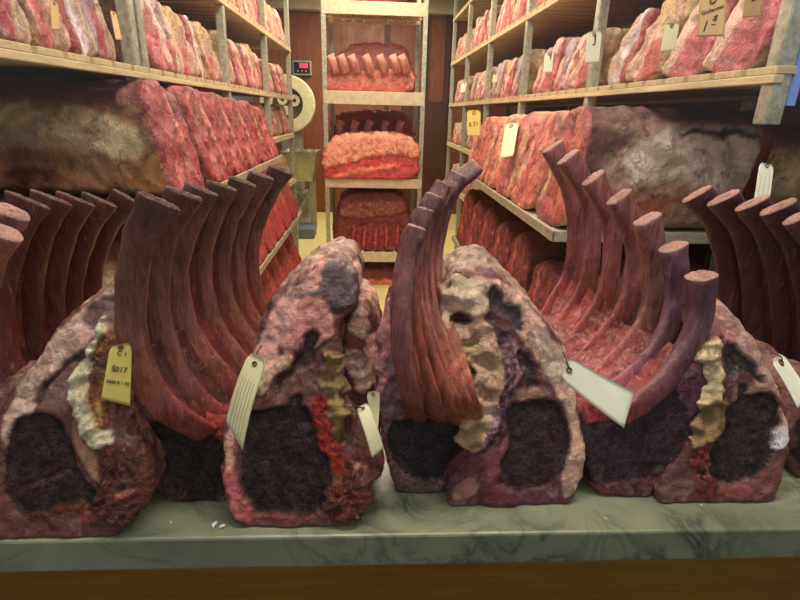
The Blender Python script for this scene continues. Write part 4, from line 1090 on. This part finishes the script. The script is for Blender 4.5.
for i, px in enumerate((333, 343, 354, 368, 382, 395, 404)):
    nodes = [W(px-3, 56, RY+.035), W(px, 62, RY+.03), W(px+3, 73, RY+.05)]
    me, i0, i1, C, _ = rib_mesh('rib', nodes, .026, .018, (1, .2, 0), np.array(a1.location), [(0, (226, 176, 160)), (1, (196, 110, 98))], 600+i, n=12, m=14)
    o = link('rib', me, [M['rib'], M['cutbone']], a1)
a2 = rack_meat('rib_roast', 'dark rib roast behind the fat-capped roast on the third shelf of the middle rack', [(334, 176), (334, 118), (345, 111), (400, 111), (413, 118), (415, 176)], RSH[2], RY+.38, .18,
     [([(336, 128), (410, 128), (412, 140), (336, 140)], (128, 56, 50), 12, 'cut_face', -.01, 4)], side=(150, 56, 56), seed=73, basecol=(148, 48, 52))
for i, px in enumerate((330, 344, 358, 372, 388, 403)):
    nodes = [W(px-2, 122, RY+.33), W(px-4, 130, RY+.31), W(px, 146, RY+.33)]
    me, i0, i1, C, _ = rib_mesh('rib', nodes, .026, .018, (1, .2, 0), np.array(a2.location), [(0, (200, 128, 112)), (1, (150, 70, 66))], 640+i, n=12, m=14)
    link('rib', me, [M['rib'], M['cutbone']], a2)
a3 = rack_meat('fat_capped_roast', 'large roast with orange-pink fat cap bulging over the third shelf of the middle rack', [(323, 178), (322, 160), (326, 146), (338, 136), (368, 133), (402, 134), (416, 142), (420, 158), (419, 176), (400, 181), (340, 184)], RSH[2]+.0, RY-.035, .30,
     [([(322, 164), (324, 146), (340, 134), (404, 133), (420, 146), (420, 160), (396, 154), (366, 158), (340, 166), (326, 170)], (196, 128, 104), 14, 'fat_cap', .012, 4),
      ([(322, 170), (350, 162), (372, 157), (398, 154), (420, 160), (418, 180), (340, 184), (324, 180)], (164, 52, 52), 12, 'flank', .0, 4),
      ([(330, 176), (360, 168), (400, 164), (400, 168), (360, 174), (332, 182)], (206, 110, 84), 6, None, .008, 4)], side=(214, 140, 108), seed=77, basecol=(190, 90, 74))
a4 = rack_meat('rib_roast', 'dark red roast standing on end on the fourth shelf of the middle rack', [(332, 251), (334, 222), (342, 194), (362, 190), (400, 191), (408, 205), (414, 230), (412, 251)], RSH[3], RY+.04, .45,
     [([(350, 225), (378, 222), (408, 226), (410, 250), (346, 250)], (118, 22, 22), 12, 'cut_face', -.01, 3),
      ([(340, 204), (404, 200), (408, 214), (340, 220)], (116, 58, 38), 14, 'flank', .012, 3)]
     + [([(352+i*11, 226), (356+i*11, 226), (355+i*11, 250), (351+i*11, 250)], (150, 54, 42), 5, None, .012, 2) for i in range(6)], side=(132, 56, 44), seed=79, basecol=(120, 44, 38))
a6 = rack_meat('rib_roast', 'roast on the top shelf of the middle rack, only its underside near the frame top', [(328, 1), (328, -30), (350, -45), (400, -45), (418, -25), (418, 1)], RSH[0], RY+.04, .5, [], side=(132, 46, 40), seed=87, basecol=(140, 44, 40))
a5 = rack_meat('rib_roast', 'orange-brown roast on the lowest visible shelf of the middle rack', [(334, 332), (334, 285), (346, 270), (400, 268), (412, 280), (414, 332)], RSH[4], RY+.04, .45,
     [([(340, 282), (400, 278), (408, 290), (380, 294), (345, 300)], (196, 110, 58), 12, 'flank', .012, 3),
      ([(340, 300), (408, 296), (410, 330), (340, 330)], (140, 32, 34), 12, 'cut_face', 0, 3)], side=(132, 56, 44), seed=83, basecol=(130, 52, 40))

# ---------------------------------------------------------------- things at the back of the aisle
def at(px, py, Y): return W(px, py, Y)
p = at(302, 68, 5.95)
d = thing('control_box', 'small grey control box with red glowing digits on the red-brown back wall', 'control box', (p[0], 6.0, p[2]))
MB().box(-.105, .105, -.06, -.0005, -.075, .075).build('housing', M['galv'], d, bevel=.006)
MB().box(-.088, .088, -.066, -.0605, -.058, .058).build('display', M['black'], d)
def seg(ch, x, z, hh, mb, y0=-.070, y1=-.0665):
    S = {'a': (0, 1, 1, 1), 'g': (0, .5, 1, .5), 'd': (0, 0, 1, 0), 'f': (0, .5, 0, 1), 'b': (1, .5, 1, 1), 'e': (0, 0, 0, .5), 'c': (1, 0, 1, .5)}
    on = {'8': 'abcdefg', '3': 'abcdg', '2': 'abged', '1': 'bc', '0': 'abcdef'}[ch]
    w_ = hh*.5; t = hh*.12
    for k in on:
        x0, z0, x1, z1 = S[k]
        mb.box(x+x0*w_-t/2, x+x1*w_+t/2, y0, y1, z+z0*hh-t/2, z+z1*hh+t/2)
mb = MB()
for i, ch in enumerate('288'): seg(ch, -.02+i*.032, .005, .036, mb)
mb.build('digits', M['red_led'], d)
mb = MB()
for k in range(3): mb.disc((-.045+k*.045, 0, -.032), .0, .009, -.069, -.0662, 12)
mb.build('button', M['galv'], d)

c = at(287, 104, 5.2)
sc_ = thing('dial_scale', 'big round cream dial scale on a grey pedestal at the back of the aisle', 'scale', (c[0], 5.3, 0))
R = .275; cz = c[2]
MB().disc((0, 0, cz), R*.56, R, -.10, .0, 56).build('dial_ring', M['scale_face'], sc_, bevel=.01)
MB().disc((0, 0, cz), .001, R*.57, -.05, -.02, 40).build('dial_back', M['scale_dark'], sc_)
mb = MB(); mb.disc((.07, 0, cz+.035), .02, .055, -.075, -.052, 24); mb.disc((-.05, 0, cz+.04), .02, .05, -.075, -.052, 24); mb.disc((-.02, 0, cz-.06), .0, .045, -.07, -.052, 24)
mb.build('weight_knob', M['scale_face'], sc_)
MB().box(-.10, .12, .0, .16, .35, cz-.2).build('pedestal', M['galv'], sc_, bevel=.02)
MB().box(-.16, .2, -.12, .2, .0005, .35).build('pedestal_base', M['galv'], sc_, bevel=.02)

q = at(302, 165, 4.9)
sk = thing('steel_sink', 'grey steel basin on crossed legs against the scale at the back', 'sink', (q[0], 4.9, 0))
zt = at(302, 152, 4.7)[2]; zb = at(302, 182, 4.7)[2]
v = []; f = []
for (w1_, d1_, z_) in ((.17, .22, zt), (.11, .15, zb), (.09, .13, zb+.02), (.155, .205, zt)):
    v += [(-w1_, -d1_, z_), (w1_, -d1_, z_), (w1_, d1_, z_), (-w1_, d1_, z_)]
for a_, b_ in ((0, 1), (2, 3), (3, 0)):
    for k in range(4):
        f.append([a_*4+k, b_*4+k, b_*4+(k+1) % 4, a_*4+(k+1) % 4])
f.append([4, 7, 6, 5]); f.append([8, 9, 10, 11])
me = bpy.data.meshes.new('basin'); me.from_pydata(v, [], f); me.update()
bo = link('basin', me, M['steel'], sk)
for sx_ in (-.1, .1):
    for sy_ in (-.13, .13):
        MB().box(sx_-.014, sx_+.014, sy_-.014, sy_+.014, .0005, zb+.0).build('leg', M['galv'], sk)
mb = MB(); mb.tube([(-.1, -.13, .1), (.1, -.13, zb-.05)], .011, 8); mb.tube([(-.1, .13, zb-.05), (.1, .13, .1)], .011, 8); mb.box(-.1, .1, -.14, .14, .09, .12)
mb.build('brace', M['galv'], sk)
q = at(303, 213, 4.7)
b = MB().box(-.1, .1, -.1, .1, .0, .1).build('blue_tub', m_plain('blue_grey_plastic', (104, 122, 136), .4), None, bevel=.012, loc=(q[0]+.02, 4.66, .0005))
tag(b, 'small blue-grey tub standing on the floor under the steel basin', 'tub')
q = at(318, 84, 4.4)
#@@TAGS
# ---------------------------------------------------------------- more meat seen between the front pieces
loin('suet_loin', 'pale pinkish fatty loin end wedged behind the gap left of the centre rib rack', 'meat',
     [(336, 330), (348, 312), (362, 306), (374, 312), (382, 340), (384, 380), (380, 440), (350, 450), (338, 400)], (365, 440), .12, [
     ([(346, 318), (362, 306), (372, 314), (366, 340), (350, 336)], (236, 186, 156), 3, 'fat_cap', .003, 1.5),
     ([(348, 338), (352, 332), (366, 342), (360, 350), (350, 350)], (150, 66, 52), 2, None, -.002, 1),
     ([(342, 352), (362, 350), (372, 372), (366, 396), (350, 386)], (232, 190, 160), 3, 'kidney_fat', .004, 1.2),
     ([(362, 330), (378, 330), (382, 360), (372, 400), (366, 372)], (224, 160, 146), 3, None, .002, 2)], s=.25, side=(200, 150, 132), seed=91, basecol=(96, 44, 36), Y0=.09)

# ---------------------------------------------------------------- card tags
def meat_tag(label, corners, Y, mat, bend=.0, hole=.5, text=None, string=None, lines=0, group=None, th=.0009, curl=(0, 0, 0)):
    """corners: the card's (px, py, Y) top-left, top-right, bottom-right, bottom-left; the eyelet is near the top edge"""
    A, B, C_, D = [W(c[0], c[1], c[2] if len(c) > 2 else Y) for c in corners]
    org = (A+B)/2
    t = thing('card_tag', label, 'tag', tuple(org), 0, group)
    nu, nv = 8, 16
    nrm = np.cross(B-A, D-A); nrm /= np.linalg.norm(nrm)
    if nrm[1] > 0: nrm = -nrm                       # towards the window
    pts = []
    for j in range(nv+1):
        v = j/nv
        inset = .16*max(0, 1-v/.09)                 # clipped top corners
        for i in range(nu+1):
            u = inset+(1-2*inset)*i/nu
            p = (A*(1-u)+B*u)*(1-v)+(D*(1-u)+C_*u)*v
            pts.append(p-org+nrm*(bend*math.sin(math.pi*v)+curl[0]*(u-.5)*v))
    pts = np.array(pts); n_ = len(pts)
    allp = np.concatenate([pts, pts-nrm*th])
    f = []
    w_ = nu+1
    for j in range(nv):
        for i in range(nu):
            q = (j*w_+i, j*w_+i+1, (j+1)*w_+i+1, (j+1)*w_+i); f.append(q); f.append(tuple(n_+k for k in q[::-1]))
    for j in range(nv):
        for i, r in ((0, 0), (nu, 1)):
            q = (j*w_+i, (j+1)*w_+i, n_+(j+1)*w_+i, n_+j*w_+i); f.append(q)
    for i in range(nu):
        for j in (0, nv): f.append((j*w_+i, j*w_+i+1, n_+j*w_+i+1, n_+j*w_+i))
    link('card', raw_mesh('card', allp, f), mat, t)
    def on(u, v, up=.0006):
        return (A*(1-u)+B*u)*(1-v)+(D*(1-u)+C_*u)*v-org+nrm*(bend*math.sin(math.pi*v)+curl[0]*(u-.5)*v+up)
    ex = (B-A)/np.linalg.norm(B-A); ey = np.cross(nrm, ex)
    # eyelet ring
    c = on(.5, hole); w0 = np.linalg.norm(B-A)
    mb = MB(); ring = [c+(ex*math.cos(a)+ey*math.sin(a))*w0*.10 for a in np.linspace(0, 2*math.pi, 17)]
    mb.tube(ring, w0*.035, 6); mb.build('eyelet', M['eyelet'], t, smooth=True)
    if string:
        P0 = c; P1 = W(*string)-org
        mid = (P0+P1)/2+nrm*.006+np.array([0, 0, -.002])
        MB().tube(catmull([P0+nrm*.001, mid, P1], 10), .0007, 6).build('string', M['string'], t, smooth=True)
    for k in range(lines):
        u = .2+.6*k/max(1, lines-1)
        mb = MB(); pr = [on(u, v, .0004) for v in np.linspace(.3, .97, 8)]
        mb.tube(pr, .00022, 4); mb.build('fold_line', M['card_line'], t)
    for (txt, u, v, size, rot) in (text or []):
        cu = bpy.data.curves.new('writing', 'FONT'); cu.body = txt; cu.size = size; cu.extrude = .0001; cu.align_x = 'CENTER'; cu.align_y = 'CENTER'; cu.offset = size*.012
        tmp = bpy.data.objects.new('writing_curve', cu)
        me = bpy.data.meshes.new_from_object(tmp); bpy.data.objects.remove(tmp)
        me.materials.clear(); o = link('writing', me, M['ink'], t)
        p = on(u, v, .0008)
        yd = on(u, v-.05)-on(u, v+.05); yd /= np.linalg.norm(yd); xd = np.cross(yd, nrm); xd /= np.linalg.norm(xd)
        if xd @ (B-A) < 0: xd = -xd
        yd = np.cross(nrm, xd); R_ = Matrix.Rotation(rot, 4, 'Z')
        o.matrix_local = Matrix(((xd[0], yd[0], nrm[0], p[0]), (xd[1], yd[1], nrm[1], p[1]), (xd[2], yd[2], nrm[2], p[2]), (0, 0, 0, 1))) @ R_
    return t
M['card_line'] = m_plain('card_ruling', (176, 166, 128), .8)
meat_tag('yellow tag with handwriting between the leftmost loin and the tall brown rib rack', [(110, 346, .05), (132, 342, .06), (130, 406, .036), (101, 399, .028)], .04, M['card_yellow'], .001, .06,
         [('C 1', .58, .17, .006, -.1), ('\u0160017', .52, .44, .0068, -.1), ('2008 8 1 02', .5, .66, .0042, -.15)], (116, 345, .07))
meat_tag('long buff tag folded lengthwise on the left edge of the tall peaked loin', [(249, 352, .02), (267, 360, .012), (244, 449, -.02), (224, 422, -.005)], .0, M['card'], .004, .10, None, (262, 345, .05), 5, curl=(.006, 0, 0))
meat_tag('blank buff tag sticking out to the right from the loin right of centre', [(559, 377, .02), (569, 356, .03), (634, 392, .0), (624, 428, -.015)], .0, M['card_pale'], -.004, .085, None, (563, 352, .04))
meat_tag('narrow buff tag hanging off the right shoulder of the rightmost loin', [(772, 362, .05), (781, 352, .07), (812, 398, .03), (798, 408, .02)], .0, M['card_pale'], .001, .13, None, (770, 352, .07))
meat_tag('small curled tag in the gap left of the centre rib rack', [(356, 408, .055), (368, 402, .06), (384, 448, .03), (372, 458, .025)], .0, M['card'], .006, .08, None, (352, 404, .06), 0)
meat_tag('small rolled tag end beside the curled one, left of the centre rib rack', [(366, 392, .07), (380, 390, .07), (378, 430, .05), (374, 440, .045)], .0, M['card'], -.004, .08, None, None, 0)
meat_tag('pale tag standing upright behind the dark maroon ribs at the right', [(760, 162, .41), (774, 165, .41), (769, 205, .385), (754, 203, .385)], .0, M['card_pale'], .0, .06, None, None, 3)
meat_tag('pale yellow tag on the last loin of the upper right tray', [(467, 110, 2.44), (481, 110, 2.40), (480, 136, 2.36), (467, 136, 2.40)], .0, M['card_yellow'], .0, .12, [('S 31', .5, .55, .03, 0)], None, 0)
meat_tag('faded buff tag lying against the fourth loin of the upper right tray', [(505, 124, 1.84), (519, 122, 1.78), (513, 156, 1.62), (500, 158, 1.68)], .0, M['card'], .0, .1, None, None, 3)
for (cs, mt, tx, lb) in (
    ([(700, -4, .50), (728, -4, .47), (724, 36, .46), (697, 37, .49)], 'card_kraft', [('Giulianese', .5, .34, .0075, .12), ('1 66', .62, .6, .009, 1.4), ('/', .3, .75, .02, 0)], 'kraft tag with handwriting on a pink cut of the right eye-level shelf'),
    ([(745, -4, .34), (764, -4, .32), (760, 16, .32), (742, 18, .34)], 'card_kraft', None, 'kraft tag cut off by the top of the frame, beside the nearest right post'),
    ([(665, 24, .66), (680, 22, .65), (675, 50, .65), (660, 52, .66)], 'card', None, 'buff tag on the pale cut left of the handwritten kraft tag'),
    ([(587, 32, 1.14), (602, 30, 1.12), (599, 62, 1.12), (585, 64, 1.14)], 'card_pale', [('J', .6, .25, .03, 0)], 'pale tag just right of the second right post'),
    ([(545, 53, 1.55), (554, 52, 1.53), (552, 72, 1.53), (543, 73, 1.55)], 'card_pale', [('1', .7, .2, .03, 0)], 'small white tag halfway between the second and third right posts'),
    ([(462, 83, 3.1), (467, 82, 3.08), (465, 92, 3.08), (460, 93, 3.1)], 'card_pale', None, 'tiny white tag on the right eye-level shelf near the fourth right post'),
    ([(493, 74, 2.35), (498, 73, 2.33), (497, 82, 2.33), (492, 83, 2.35)], 'card', None, 'tiny buff tag on the right eye-level shelf beyond the third right post'),
    ([(50, 0, .80), (58, 2, .82), (60, 30, .80), (52, 30, .78)], 'card_kraft', None, 'orange-brown tag on the left eye-level shelf, between two grey cuts'),
    ([(110, 10, 1.02), (116, 12, 1.04), (122, 40, 1.02), (116, 40, 1.0)], 'card_kraft', None, 'orange-brown tag on the left eye-level shelf close to the double post')):
    meat_tag(lb, cs, .0, M[mt], .0, .1, tx, None, 0)
# crumbs of fat on the marble
rnd = random.Random(4)
for (px, py, r) in ((213, 530, .0045), (218, 533, .0035), (172, 524, .002), (336, 521, .003), (350, 517, .0035), (362, 512, .0025), (604, 519, .002), (700, 505, .0018)):
    p = onz(px, py, CT)
    bm_ = []
    mb = MB(); n_ = 9
    mb.tube([(0, 0, r*.15), (r*.6, r*.2, r*.55), (r*1.5, -r*.1, r*.5), (r*2.1, r*.3, r*.2)], [r*.1, r*.5, r*.4, r*.08], 7)
    o = mb.build('fat_crumb', M['card_pale'], None, smooth=True, loc=(p[0], max(p[1], CE+.012), CT+.0006))
    o.rotation_euler = (0, 0, rnd.uniform(0, 6))
    tag(o, 'small white crumb of dried fat lying on the marble', 'crumb', 'crumbs of fat on the marble')
